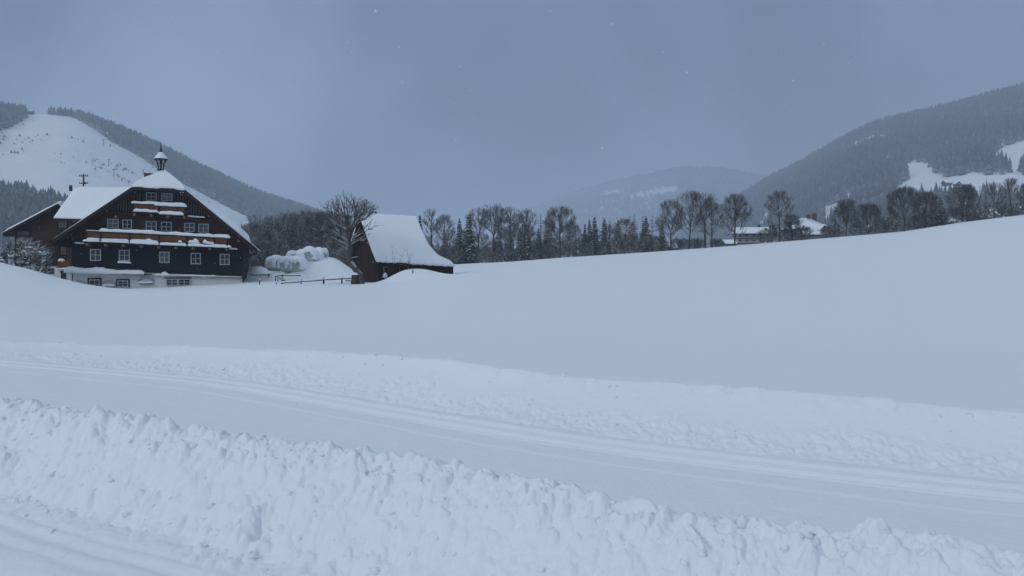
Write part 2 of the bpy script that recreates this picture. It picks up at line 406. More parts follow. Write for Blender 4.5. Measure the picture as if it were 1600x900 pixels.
    z = z-.025*np.exp(-((n-nt-.42)/.05)**2)*(.5+.5*fbm(e*2, e*0, 65, 2))
    # crumbly strip above the tracks
    cs = sstep(.38, .55, n-nt)*(1-sstep(.75, 1.15, n-nt+.25*fbm(e*.9, e*0, 66, 3)))
    z = z+cs*(.026*domes(wx_, wy_, .11, 67, .6, .8)+.016*domes(wx_, wy_, .055, 68, .6, .8)+.016*fbm(x*9, y*9, 69, 3))
    # far bank face: a few slumps, clods on its lip
    ff = sstep(.9, 1.2, n-nt)*(1-sstep(.1, .35, n-nf))
    z = z+ff*(.012*fbm(x*2.2, y*2.2, 70, 4)+.03*domes(x, y, .33, 71, .08, .8))
    lipm = np.exp(-((n-nf+.05)/.13)**2)
    z = z+lipm*(.035*domes(x, y, .30, 72, .25, .8)+.02*domes(x, y, .14, 73, .3, .8))
    return z

def build_ground():
    a_f = np.linspace(-39.5, 39.5, 1250); a_s = np.concatenate([np.linspace(-180, -60, 40), np.linspace(-58, -40, 60)])
    A = np.radians(np.concatenate([a_s, a_f, -a_s[::-1]]))
    rows = [0.05]+list(np.linspace(.6, 2.4, 20)); d = 2.4
    while d < 14000:
        k = .0022 if d < 12 else (.0034 if d < 22 else (.012 if d < 200 else .06))
        d *= 1+k; rows.append(d)
    D = np.array(rows); n, m = len(D), len(A)
    x = D[:, None]*np.sin(A)[None]; y = D[:, None]*np.cos(A)[None]
    z = ground_z(x, y)
    me = np_mesh('snow_field', np.stack([x, y, z], -1).reshape(-1, 3), grid_faces(n, m)[:, ::-1])
    return link_mesh('snow_field', me, M['ground_snow'], None, True, kind='structure')
gm = mat('ground_snow', SNOWC, .7, spec=.25)
t = gm.node_tree; bs = t.nodes['Principled BSDF']; tc = N(t, 'ShaderNodeTexCoord')
n1 = N(t, 'ShaderNodeTexNoise'); n1.inputs['Scale'].default_value = 16; n1.inputs['Detail'].default_value = 8; n1.inputs['Roughness'].default_value = .6
b1 = N(t, 'ShaderNodeBump'); b1.inputs['Strength'].default_value = .5; b1.inputs['Distance'].default_value = .02
t.links.new(tc.outputs['Object'], n1.inputs['Vector']); t.links.new(n1.outputs[0], b1.inputs['Height']); t.links.new(b1.outputs[0], bs.inputs['Normal'])
M['ground_snow'] = gm
build_ground()
# loose clods and crumbs of snow on the ploughed bank, its foot and above the ski tracks
def clods():
    r = np.random.default_rng(17); C_ = []
    def spread(n, e0, e1, off, sd, which, r0, r1, sink):
        e = e0+(e1-e0)*r.random(n)**1.0; base = np.interp(e, EC, NC) if which == 'c' else (np.interp(e, E_, NT) if which == 't' else np.interp(e, EF, NFc))
        nn = base+off+sd*r.normal(size=n); x = e*EX+nn*NX; y = e*EY+nn*NY; R = r0+(r1-r0)*r.random(n)**2.2
        z = ground_z(x, y)+R*sink; C_.append(np.stack([x, y, z, R], 1))
    spread(420, -12, 1.0, -.03, .11, 'c', .008, .036, -.2); spread(300, -12, 1.0, -.56, .15, 'c', .008, .035, -.2)
    spread(70, -12, 1.0, -.40, .22, 'c', .006, .022, -.2); spread(420, -16, 1.0, .72, .16, 't', .006, .024, -.2)
    spread(60, -12, 1.0, .40, .12, 'c', .008, .025, -.1); spread(50, -18, 1.5, -.02, .10, 'f', .010, .04, -.2); spread(18, -12, 1, .0, .4, 't', .01, .025, 0)
    A_ = np.concatenate(C_); n = len(A_); q = (1+5**.5)/2
    I = np.array([(-1, q, 0), (1, q, 0), (-1, -q, 0), (1, -q, 0), (0, -1, q), (0, 1, q), (0, -1, -q), (0, 1, -q), (q, 0, -1), (q, 0, 1), (-q, 0, -1), (-q, 0, 1)])/1.9
    T_ = np.array([(0, 11, 5), (0, 5, 1), (0, 1, 7), (0, 7, 10), (0, 10, 11), (1, 5, 9), (5, 11, 4), (11, 10, 2), (10, 7, 6), (7, 1, 8), (3, 9, 4), (3, 4, 2), (3, 2, 6), (3, 6, 8), (3, 8, 9), (4, 9, 5), (2, 4, 11), (6, 2, 10), (8, 6, 7), (9, 8, 1)])
    J = I[None]*(1+.28*r.normal(size=(n, 12, 1)))*np.array([1, 1, .75])*(.7+.6*r.random((n, 1, 3)))
    an = r.random(n)*6.28; c, s_ = np.cos(an)[:, None], np.sin(an)[:, None]; X = J[..., 0]*c-J[..., 1]*s_; Y = J[..., 0]*s_+J[..., 1]*c
    V = np.stack([X, Y, J[..., 2]], -1)*A_[:, None, 3:4]+A_[:, None, :3]
    link_mesh('snow_clods', np_mesh('snow_clods', V.reshape(-1, 3), (T_[None]+(np.arange(n)*12)[:, None, None]).reshape(-1, 3)), M['snow'], None, False, label='crumbly snow clods strewn over the ploughed bank and beside the ski tracks', cat='snow clods', kind='stuff')
clods()
def gz(x, y): return float(ground_z(np.array([float(x)]), np.array([float(y)]), False)[0])

# ---------------------------------------------------------------- hills
def pip(u, v, poly):
    ins = np.zeros(u.shape, bool); n = len(poly)
    for i in range(n):
        x1, y1 = poly[i]; x2, y2 = poly[(i+1) % n]
        c = ((y1 > v) != (y2 > v)) & (u < (x2-x1)*(v-y1)/(y2-y1+1e-9)+x1); ins ^= c
    return ins
class Hill:
    """a slope rising from its foot line to its crest line, falling again behind"""
    def __init__(s, crest, foot_d, foot_z, shape, seed, rough):
        s.cu = np.array([c[0] for c in crest], float); s.cv = np.array([c[1] for c in crest], float); s.cd = np.array([c[2] for c in crest], float)
        s.fd, s.fz, s.shape, s.seed, s.rough = foot_d, foot_z, shape, seed, rough
    def at(s, u, t):
        cv = sum(np.interp(u+o, s.cu, s.cv) for o in (-24, -12, 0, 12, 24))/5*1.0; cv = np.where(t > .9, cv, cv); cd = sum(np.interp(u+o, s.cu, s.cd) for o in (-60, -30, 0, 30, 60))/5; cz = EYE+(HOR-cv)/F*cd
        fd = sum(np.interp(u+o, s.cu, s.fd) for o in (-60, -30, 0, 30, 60))/5 if hasattr(s.fd, '__len__') else s.fd
        d = fd+(cd-fd)*t
        f = np.where(t <= 1, np.abs(t)**s.shape, 1-.9*np.abs(t-1)**1.3)
        f = np.where(t <= 1, f*(1-.0*t), f)
        z = s.fz+(cz-s.fz)*f
        x = (u-800)/F*d
        w = np.clip(t*3, 0, 1)*np.clip((1.02-t)*3, 0, 1)
        z = z+s.rough*w*fbm(x/160., d/160., s.seed, 4)
        return x, d, z
    def mesh(s, name, mt, nu=420, nt=150):
        u = np.linspace(s.cu[0], s.cu[-1], nu)[None, :]; t = np.linspace(0, 1.9, nt)[:, None]
        u, t = np.broadcast_arrays(u, t)
        x, d, z = s.at(u, t)
        me = np_mesh(name, np.stack([x, d, z], -1).reshape(-1, 3), grid_faces(nt, nu))
        return link_mesh(name, me, mt, None, True, kind='structure')
ski = Hill([(-420, 150, 1150), (-200, 140, 1150), (-60, 158, 1180), (0, 172, 1200), (42, 177, 1210), (80, 178, 1230), (118, 181, 1240), (165, 198, 1290), (200, 210, 1340), (250, 233, 1420),
            (300, 258, 1500), (340, 277, 1570), (400, 304, 1680), (450, 320, 1780), (500, 335, 1880), (560, 352, 2000), (640, 378, 2150), (740, 410, 2300)],
           [420]*7+[430, 440, 480, 520, 560, 620, 680, 740, 820, 950, 1100], -3, 1.12, 81, 10)
right = Hill([(1020, 405, 2600), (1100, 345, 2500), (1156, 312, 2420), (1194, 288, 2350), (1225, 273, 2300), (1256, 257, 2250), (1287, 240, 2200), (1334, 213, 2120), (1381, 193, 2060), (1428, 185, 2010),
              (1490, 171, 1960), (1553, 153, 1920), (1600, 141, 1900), (1700, 132, 1880), (1900, 128, 1850), (2200, 128, 1800)],
             [1500, 1100, 900, 760, 700, 650, 620, 580, 560, 540, 520, 510, 500, 500, 500, 500], -3, 1.18, 82, 16)
far = Hill([(560, 420, 6200), (680, 372, 5900), (760, 352, 5600), (840, 326, 5400), (890, 305, 5200), (945, 290, 5000), (1000, 278, 4800), (1050, 268, 4700), (1090, 263, 4600), (1130, 266, 4600), (1190, 279, 4600), (1280, 300, 4600), (1400, 330, 4600)],
           2600, -3, 1.1, 83, 60)
hm = mat('hill_snow', SNOWC, .9, spec=.1, noise=(.02, .10, (.60, .64, .68)), bump=(.05, .6, 6))
# far hill: woods drawn by a noise pattern, they are kilometres away
fm = mat('distant_wood', (.030, .040, .040), .9, noise=(.003, .65, (.60, .64, .70)), spec=.1, bump=(.02, 1, 20))
ski.mesh('hill', hm); right.mesh('mountain', hm); far.mesh('distant_mountain', hm, 300, 80)

# woods that cloak the hills: many small snow dusted conifers in one mesh each
def conifer_proto(seed):
    r = np.random.default_rng(seed); V = []; T = []
    for k, (z0, z1, rr) in enumerate(((.04, .52, .21), (.30, .78, .155), (.55, 1.0, .10))):
        n = 6; b = len(V); off = r.random()*6
        for j in range(n):
            a = off+2*math.pi*j/n; q = rr*(.75+.5*r.random()); V.append((q*math.cos(a), q*math.sin(a), z0+.05*r.random()))
        V.append((0, 0, z1))
        for j in range(n): T.append((b+j, b+(j+1) % n, b+n))
    return np.array(V), np.array(T)
PROT = [conifer_proto(s) for s in range(6)]
def forest(name, pts, hts, mt, label, wid=1.0):
    Vs = []; Ts = []; b = 0; r = np.random.default_rng(5)
    pts = np.asarray(pts); hts = np.asarray(hts); which = r.integers(0, 6, len(pts)); ang = r.random(len(pts))*6.28; w = (.8+.5*r.random(len(pts)))*wid
    for k, (V, T) in enumerate(PROT):
        I = np.where(which == k)[0]
        if not len(I): continue
        c, s = np.cos(ang[I])[:, None], np.sin(ang[I])[:, None]; h = hts[I][:, None]; ww = w[I][:, None]
        X = (V[None, :, 0]*c-V[None, :, 1]*s)*h*ww+pts[I][:, :1]; Y = (V[None, :, 0]*s+V[None, :, 1]*c)*h*ww+pts[I][:, 1:2]; Z = V[None, :, 2]*h+pts[I][:, 2:3]
        Vs.append(np.stack([X, Y, Z], -1).reshape(-1, 3)); Ts.append((T[None]+(np.arange(len(I))*len(V))[:, None, None]).reshape(-1, 3)+b); b += len(I)*len(V)
    me = np_mesh(name, np.concatenate(Vs), np.concatenate(Ts))
    return link_mesh(name, me, mt, None, False, label=label, cat='forest', kind='stuff')
def scatter(hill, n, urange, fn, seed, tr=(.02, 1.01)):
    r = np.random.default_rng(seed); u = r.uniform(*urange, n); t = r.uniform(tr[0]**1.5, tr[1]**1.5, n)**(1/1.5)
    x, d, z = hill.at(u, t); v = HOR-(z-EYE)/d*F
    ok = fn(u, v, t, x, d, r.random(n)); return np.stack([x, d, z], 1)[ok], u[ok], t[ok], r.random(ok.sum())
# left hill: open ski slope between two woods
band = [(118, 150), (118, 184), (150, 203), (175, 222), (210, 240), (245, 262), (275, 284), (300, 294), (330, 310), (360, 326), (400, 345), (430, 360), (800, 430), (800, 120)]
slopeL = [(-500, 100), (-500, 420), (-60, 262), (0, 206), (18, 197), (41, 184), (42, 100)]
def fL(u, v, t, x, d, q):
    a = pip(u, v, band); nb = fbm(x/90., d/90., 90, 3)
    thin = (nb < .10) & (v > 268+(u-250)*.42) & (t < .90)
    return (a & ~(thin & (q < .92))) | (pip(u, v, slopeL)) | ((u > 76) & (u < 121) & (t > .985) & (q < .6))
p_, u_, t_, q_ = scatter(ski, 52000, (-420, 720), fL, 1)
forest('forest', p_, 9+7*q_, M['forest'], 'snow dusted conifer wood along the crest of the left hill', 1.15)
def fL2(u, v, t, x, d, q): return (v > 306+.25*np.maximum(u, 0)-.1*np.minimum(u, 0)*0+4*np.sin(u*.13)) & (u < 130) & (t < .5)
p_, u_, t_, q_ = scatter(ski, 9000, (-420, 130), fL2, 2, (.0, .5))
forest('forest', p_, 11+7*q_, M['forest'], 'dark conifer wood at the foot of the open ski slope', 1.1)
def fsh(u, v, t, x, d, q): return (u > -100) & (u < 330) & (v > 190) & (fbm(x/35., d/35., 92, 3) > .18) & (q < (.25+.75*(u > 180)))
p_, u_, t_, q_ = scatter(ski, 5200, (-100, 330), fsh, 3, (.3, .97))
forest('shrubs', p_, 1.2+2.4*q_**2, M['forest'], 'tiny dark shrubs poking out of the open ski slope', 2.2)
# right mountain
clr = [[(1396, 300), (1412, 278), (1424, 262), (1440, 250), (1452, 262), (1478, 276), (1520, 274), (1560, 268), (1588, 270), (1610, 290), (1610, 320), (1396, 320)],
       [(1545, 255), (1552, 235), (1575, 228), (1600, 226), (1660, 232), (1660, 270), (1590, 268), (1560, 262)],
       [(1228, 300), (1232, 287), (1260, 284), (1262, 292), (1250, 301)], [(1276, 348), (1292, 322), (1318, 312), (1318, 325), (1300, 350)],
       [(1180, 350), (1200, 340), (1200, 352), (1185, 362)]]
def fR(u, v, t, x, d, q):
    k = np.ones(u.shape, bool)
    for i, c in enumerate(clr): k &= ~(pip(u+16*fbm(u/9., v/9., 160, 3), v+8*fbm(u/7., v/7., 161, 3), c) & (q < (.90 if i < 2 else .75)))
    streak = fbm(x/38., d/260., 95, 3); hole = fbm(x/70., d/90., 97, 3)
    dens = (.95-2.6*np.clip(streak+.02, 0, .3))*(1-.85*sstep(.30, .42, hole))*(1-.35*sstep(.55, .2, t)); dens = np.where(t > .9, .95, dens)
    return k & ((q < dens) | (t > .97))
p_, u_, t_, q_ = scatter(right, 62000, (1030, 2100), fR, 4, (.01, 1.01))
forest('forest', p_, 15+11*q_, M['forest'], 'snow dusted conifer wood cloaking the mountain on the right', .85)
p_, u_, t_, q_ = scatter(right, 1500, (1030, 1700), lambda u, v, t, x, d, q: v > 330, 9, (.0, .12))
forest('forest', p_, 9+8*q_, M['forest'], 'pale snowy conifers low on the slope behind the white chalet and the right field edge', .9)
def fF(u, v, t, x, d, q):
    nn = fbm(x/420., d/900., 99, 3); return (t > .93) | (u > 1075) | (q < 1-sstep(.0, .25, nn+.25*(v > 292)*(u < 1060)))
p_, u_, t_, q_ = scatter(far, 26000, (640, 1330), fF, 6, (.15, 1.0))
forest('forest', p_, 20+12*q_, M['forest'], 'hazy wood on the distant mountain at the valley mouth', 1.6)


# ---------------------------------------------------------------- farmhouse
class Plane:
    """vertical facade through P(u0, v0, d0), turned by yaw; loc() gives local (s, z) of a photo pixel on the sheet 'off' metres in front"""
    def __init__(s, u0, v0, d0, yaw):
        s.p = Vector(P(u0, v0, d0)); s.yaw = math.radians(yaw)
        s.a = Vector((math.cos(s.yaw), math.sin(s.yaw), 0)); s.n = Vector((math.sin(s.yaw), -math.cos(s.yaw), 0))
    def loc(s, u, v, off=0.0):
        o = Vector((0, 0, EYE)); r = Vector(((u-800)/F, 1, (HOR-v)/F)); q = s.p+s.n*off
        k = (q-o).dot(s.n)/r.dot(s.n); w = o+r*k-s.p
        return (w.dot(s.a), w.z)
WR = random.Random(5)
def window(parent, x0, x1, z0, z1, y, cols=2, rows=2, fr=.075, wm='white', depth=.08, sill=None, shut=0):
    mb = MB()
    mb.box(x0, x0+fr, y-depth, y, z0, z1); mb.box(x1-fr, x1, y-depth, y, z0, z1)
    mb.box(x0+fr, x1-fr, y-depth, y, z0, z0+fr); mb.box(x0+fr, x1-fr, y-depth, y, z1-fr, z1)
    w = (x1-x0-2*fr); h = (z1-z0-2*fr)
    for c in range(1, cols):
        xc = x0+fr+w*c/cols; mb.box(xc-.028, xc+.028, y-depth+.02, y-.02, z0+fr, z1-fr)
    for r_ in range(1, rows):
        zc = z0+fr+h*r_/rows; mb.box(x0+fr, x1-fr, y-depth+.028, y-.028, zc-.022, zc+.022)
    o = mb.build('window', M[wm], parent)
    g_ = MB(); g_.box(x0+fr*.6, x1-fr*.6, y-.026, y-.012, z0+fr*.6, z1-fr*.6); g_.build('pane', M[WR.choice(('glass', 'glass', 'glass_curtain', 'glass_dark', 'glass_dark'))], o)
    return o

fp = Plane(240, 449, 75.0, 16.0); L = fp.loc
house = empty('farmhouse', fp.p, fp.yaw, label='large dark timber farmhouse with snowy gable roof, two balconies and a bell turret', cat='farmhouse')
OV = 1.15                                         # how far the roof reaches past the facade
eL = L(79, 376.5, OV); hL = L(208, 291, OV); hR = L(287, 294.5, OV); eR = L(401, 388, OV)
sl = (hL[1]-eL[1])/(hL[0]-eL[0]); sr = (eR[1]-hR[1])/(eR[0]-hR[0])
ax_ = (hR[1]-sr*hR[0]-hL[1]+sl*hL[0])/(sl-sr); az_ = hL[1]+sl*(ax_-hL[0])
DEPTH = 17.0; HIP = 3.0
def roof_z(s): return np.where(s < ax_, az_+sl*(s-ax_), az_+sr*(s-ax_))
# walls
def zl(pa, pb, s, off=0.0):
    a, b = L(*pa, off), L(*pb, off); return a[1]+(b[1]-a[1])*(s-a[0])/(b[0]-a[0])
xl = L(113.5, 400)[0]; xr = L(378.5, 400)[0]
def z_bw(s): return zl((102, 421), (378, 431.5), s)     # black boards / white plinth
def z_rb(s): return zl((117, 378.5), (371, 388.5), s)   # red boards / black boards
def z_sl(s): return zl((167, 329.5), (320, 338.5), s)   # slatted gable / red boards
zb = -1.8
under = lambda s: float(roof_z(s))-.42
mb = MB(); mb.prism([(xl, zb), (xr, zb), (xr, z_bw(xr)), (xl, z_bw(xl))], .10, .5); mb.build('plinth_wall', M['plaster'], house)
mb = MB(); mb.prism([(xl-.05, z_bw(xl)), (xr+.05, z_bw(xr)), (xr+.05, z_rb(xr)), (xl-.05, z_rb(xl))], .0, .5); mb.build('boarded_wall', M['black_wood'], house)
# red storey: polygon up to the slats, clipped by the roof
def roof_cross(zf, side):
    lo, hi = (eL[0], ax_) if side < 0 else (ax_, eR[0])
    for _ in range(50):
        m_ = (lo+hi)/2; c = under(m_)-zf(m_)
        if (c > 0) == (side < 0): hi = m_
        else: lo = m_
    return (lo+hi)/2
sa, sb = roof_cross(z_sl, -1), roof_cross(z_sl, 1)
xl2, xr2 = xl, xr
pl = [(xl2, z_rb(xl2)), (xr2, z_rb(xr2))]
pl += [(xr2, under(xr2))] if under(xr2) > z_rb(xr2) else []
pl += [(sb, z_sl(sb)), (sa, z_sl(sa))]
pl += [(xl2, under(xl2))] if under(xl2) > z_rb(xl2) else []
mb = MB(); mb.prism(pl, .02, .5); mb.build('upper_wall', M['red_wood'], house)
ht = (hL[1]+hR[1])/2-.35
ca = ax_-(under(ax_)-ht)/sl; cb = ax_+(under(ax_)-ht)/-sr
mb = MB(); mb.prism([(sa, z_sl(sa)), (sb, z_sl(sb)), (cb, ht), (ca, ht)], .06, .5); gw = mb.build('gable_wall', M['slat_dark'], house)
mb = MB(); s_ = sa+.25; k_ = 0
while s_ < sb-.2:
    top = min(under(s_-.05), under(s_+.05), ht)-.03; z0 = z_sl(s_)
    if top-z0 > .2: mb.box(s_-.045, s_+.045, 0, .07, z0, top)
    s_ += .235+.012*math.sin(s_*9); k_ += 1
mb.build('batten', M['slat'], gw)
mb = MB(); mb.beam((sa-.1, z_sl(sa)+.10), (sb+.1, z_sl(sb)+.10), -.06, .06, .2); mb.build('ledge_beam', M['beam'], house)
mb = MB()                                         # body behind the facade
mb.prism([(xl, zb), (xr, zb), (xr, under(xr)-.02), (cb, ht-.05), (ca, ht-.05), (xl, under(xl)-.02)], .5, DEPTH-1.2); mb.build('side_wall', M['black_wood'], house)
# roof deck as two slabs and the half hip
def slab(pts, th, name, mt):
    mb = MB(); n = len(pts); vs = list(pts)+[(x, y, z-th) for x, y, z in pts]
    mb.add(vs, [tuple(range(n)), tuple(range(2*n-1, n-1, -1))]+[(i, i+n, (i+1) % n+n, (i+1) % n) for i in range(n)])
    return mb.build(name, M[mt], house)
y0, y1, yr = -OV, DEPTH, -OV+HIP
rf = slab([(eL[0], y0, eL[1]-.05), (eL[0], y1, eL[1]-.05), (ax_, y1, az_-.05), (ax_, yr, az_-.05), (hL[0], y0, hL[1]-.05)], .30, 'roof', 'roof_edge')
mb = MB()
def roofslab(mb, pts, th):
    n = len(pts); vs = list(pts)+[(x, y, z-th) for x, y, z in pts]
    mb.add(vs, [tuple(range(n)), tuple(range(2*n-1, n-1, -1))]+[(i, i+n, (i+1) % n+n, (i+1) % n) for i in range(n)])
roofslab(mb, [(ax_, yr, az_-.05), (ax_, y1, az_-.05), (eR[0], y1, eR[1]-.05), (eR[0], y0, eR[1]-.05), (hR[0], y0, hR[1]-.05)], .30)
roofslab(mb, [(hL[0]-.05, y0, hL[1]-.05), (ax_, yr, az_-.05), (hR[0]+.05, y0, hR[1]-.05)], .28)
mb.build('roof', M['roof_edge'], house)
mb = MB()                                         # verge boards, doubled
mb.beam((eL[0]-.05, eL[1]-.02), (hL[0], hL[1]-.0), y0-.06, y0, .40); mb.beam((hR[0], hR[1]-.0), (eR[0]+.05, eR[1]-.02), y0-.06, y0, .40)
mb.beam((hL[0], hL[1]-.10), (hR[0], hR[1]-.10), y0-.05, y0+.02, .26)
mb.build('verge_board', M['roof_edge'], house)
mb = MB()
mb.beam((eL[0]+.35, eL[1]-.45+.35*sl), (hL[0]+.25, hL[1]-.28), y0+.15, y0+.25, .16); mb.build('rafter', M['beam'], house); mb = MB(); mb.beam((hR[0]-.25, hR[1]-.28), (eR[0]-.35, eR[1]-.45-.35*sr), y0+.15, y0+.25, .16)
mb.build('rafter', M['beam'], house)
# purlins with pale cut ends
for u, v in ((181, 339), (166, 328), (211, 297), (110, 363), (284, 303), (327, 337), (373, 376), (105, 353.5)):
    s_, z_ = L(u, v, OV-.2); z_ = min(z_, float(roof_z(s_))-.55)
    mb = MB(); mb.box(s_-.11, s_+.11, -OV+.22, .1, z_-.12, z_+.12); me_ = MB(); me_.box(s_-.10, s_+.10, -OV+.19, -OV+.22, z_-.11, z_+.11)
    pu = mb.build('purlin', M['beam'], house); me_.build('purlin_end', M['beam_end'], pu)
# snow on the roof
def roof_snow(side, nx=70, ny=90):
    if side < 0: s = np.linspace(eL[0]+.02, ax_, nx)
    else: s = np.linspace(ax_, eR[0], nx)
    y = np.linspace(0, 1, ny); S, Y = np.meshgrid(s, y, indexing='ij')
    hipx = hL[0] if side < 0 else hR[0]
    k = np.clip((S-hipx)/(ax_-hipx), 0, 1)
    ys = y0+.02+k*(yr-y0); YY = ys+(y1-ys)*Y
    Z = roof_z(S)-.045
    De = np.abs(S-s[0 if side < 0 else -1]); Dv = (YY-y0)
    if side < 0:
        h = .20*edge_round(De, .3)*edge_round(Dv+.05, .25)+.06*fbm(S*.8, YY*.5, 101, 3)*edge_round(De, .6)
        h = h*(1-.35*sstep(2.5, .5, De))
    else:
        sc_ = L(379, 360, OV)[0]
        h = (.14+.62*sstep(hR[0]+.5, sc_-1.0, S))*edge_round(np.clip(sc_-S+.1*fbm(YY*.8, YY*0, 102, 3), 0, 9), .35)*edge_round(Dv-.12*sstep(hR[0], sc_, S)+.04, .45)+.05*fbm(S*.8, YY*.6, 103, 3)*edge_round(De, .8)
        h = np.maximum(h, .03*edge_round(De, .1))
    h = np.maximum(h, .012); h = np.where(k > .02, np.maximum(h, .28*edge_round(YY-ys, .05)+.1), h)
    Pm = np.stack([S, YY, Z], -1)
    if side < 0: pass
    return snow_sheet(Pm, h, 'snow_cover', M['roof_snow'], house)
roof_snow(-1); roof_snow(1)
a_ = np.linspace(0, 1, 60)[:, None]; b_ = np.linspace(0, 1, 30)[None, :]        # hip
X0 = hL[0]-.12+(hR[0]-hL[0]+.24)*a_; X = X0+(ax_-X0)*b_; Y = (y0-.12)+(yr-y0+.12)*b_+0*a_
Z = (hL[1]+(hR[1]-hL[1])*a_)*(1-b_)+az_*b_-.05
h = .34*edge_round(b_*3.3+.02+0*a_, .45)*(.35+.65*edge_round(np.minimum(a_, 1-a_)*6+b_*4+.15, .5))+.05*fbm(X*1.1, Y, 104, 3)+.02
droop = (1-np.clip(b_*5, 0, 1))*.20*fbm(X0*.75, X0*0, 105, 3)
Pm = np.stack([X, Y, Z-np.abs(droop)], -1); snow_sheet(Pm, np.maximum(h, .03)+np.abs(droop)*.6, 'snow_cover', M['roof_snow'], house)
# bell turret
tp = L(251.5, 267, -yr); tx = L(251.3, 262, -yr)[0]; tb = tp[1]-.25; sc_t = (75+3)/F
Zt = lambda v: L(251, v, -yr)[1]
tur = MB(); zt0, zt1, zt2 = Zt(267.5), Zt(248.5), Zt(221)
tur.lathe([(0, zt0+.05), (.36, zt0+.05), (.38, zt0+.15), (.30, zt0+.18), (0, zt0+.18)], (tx, yr), 6)
tur.lathe([(.0, zt1-.06), (.60, zt1-.10), (.66, zt1), (.5, zt1+.05), (0, zt1+.06)], (tx, yr), 6)
for j in range(6):
    t_ = 2*math.pi*(j+.5)/6; cs, sn = math.cos(t_), math.sin(t_); pts = []
    for q, rr in ((0, .30), (.25, .27), (.5, .29), (.75, .38), (1, .54)): pts.append((tx+rr*cs, yr+rr*sn, zt0+.1+(zt1-zt0-.15)*q))
    tur.tube(pts, [.045]*5, 5)
    tur.tube([(tx+.24*cs, yr+.24*sn, zt0+.62), (tx+.42*cs, yr+.42*sn, zt0+.55)], .03, 4)
tu = tur.build('bell_turret', M['metal'], house)
r_ = MB(); r_.lathe([(.60, zt1+.03), (.42, zt1+.20), (.25, zt1+.42), (.15, zt1+.68), (.09, zt1+.95), (.05, zt1+1.2), (.035, zt2-.35), (.012, zt2)], (tx, yr), 8)
r_.lathe([(.02, zt1+1.22), (.06, zt1+1.28), (.02, zt1+1.34)], (tx, yr), 8); r_.build('spire', M['metal'], tu)
r_ = MB(); r_.lathe([(.64, zt1+.02), (.62, zt1+.09), (.50, zt1+.24), (.33, zt1+.46), (.20, zt1+.62), (.08, zt1+.72)], (tx, yr), 14); r_.build('snow_cap', M['roof_snow'], tu, True)
r_ = MB(); zb_ = zt1-.18; r_.lathe([(.03, zb_), (.09, zb_-.03), (.12, zb_-.16), (.17, zb_-.26), (.15, zb_-.28), (0, zb_-.27)], (tx, yr), 10); r_.tube([(tx, yr, zb_+.1), (tx, yr, zt0+.2)], .022, 4); r_.build('bell', M['metal'], tu)
# chimney stub behind the ridge
cu_ = L(232.5, 272.5, -6)
mb = MB(); mb.box(cu_[0]-.38, cu_[0]+.38, 5.6, 6.4, cu_[1]-1.6, cu_[1]); ch = mb.build('chimney', M['brick'], house)
mb = MB(); mb.box(cu_[0]-.46, cu_[0]+.46, 5.5, 6.5, cu_[1], cu_[1]+.07); mb.build('chimney_cap', M['metal'], ch)
# windows
def z3(x, y): return (60+x/3.6, 210+y/3.6)
def win_px(x0, x1, y0_, y1_, off=.0, **k):
    a = L(*z3(x0, y1_), off); b = L(*z3(x1, y0_), off); return window(house, a[0], b[0], a[1], b[1], -off, **k)
for q in ((606, 665, 328, 372), (692, 755, 332, 374)): win_px(*q, off=.03)
for q in ((388, 452, 476, 526), (473, 527, 480, 530), (605, 666, 488, 546), (691, 750, 492, 546), (821, 879, 498, 548), (900, 958, 503, 552)): win_px(*q, off=.07)
for q in ((291, 353, 645, 711), (453, 515, 650, 712), (680, 738, 660, 723), (857, 914, 667, 730), (1020, 1076, 672, 734)): win_px(*q, off=.05, fr=.085)
for q in ((286, 345, 817, 868), (445, 505, 822, 858)): win_px(*q, off=-.04)
for q in ((718, 785, 812, 850), (787, 855, 812, 850)): win_px(*q, off=-.04)
def board_px(x0, x1, ya, yb, yoff, dep, name, mt, par=None):
    a = L(*z3(x0, yb), yoff); b = L(*z3(x1, ya), yoff); mb = MB(); mb.box(a[0], b[0], -yoff, -yoff+dep, a[1], b[1]); return mb.build(name, M[mt], par or house)
for q in ((586, 604, 326, 374), (667, 690, 328, 375), (757, 775, 330, 376)): board_px(*q, .07, .07, 'shutter', 'shutter')
for q in ((374, 386, 474, 526), (454, 471, 476, 530), (529, 541, 478, 531), (586, 603, 484, 546), (668, 689, 486, 546), (752, 768, 490, 547), (806, 819, 496, 548), (881, 898, 498, 552), (960, 972, 502, 553)): board_px(*q, .05, .05, 'shutter', 'shutter')
for q in ((276, 284, 812, 868), (347, 355, 812, 868), (276, 355, 806, 815), (437, 444, 814, 858), (506, 513, 814, 858), (437, 513, 813, 820), (710, 860, 805, 811)): board_px(*q, -.03, .06, 'window_trim', 'shutter')
a = L(*z3(446, 720), .12); b = L(*z3(522, 724), .12); mb = MB(); mb.snowbar(a, b, -.30, -.0, .13, 3, .06); mb.build('sill_snow', M['roof_snow'], house, True)
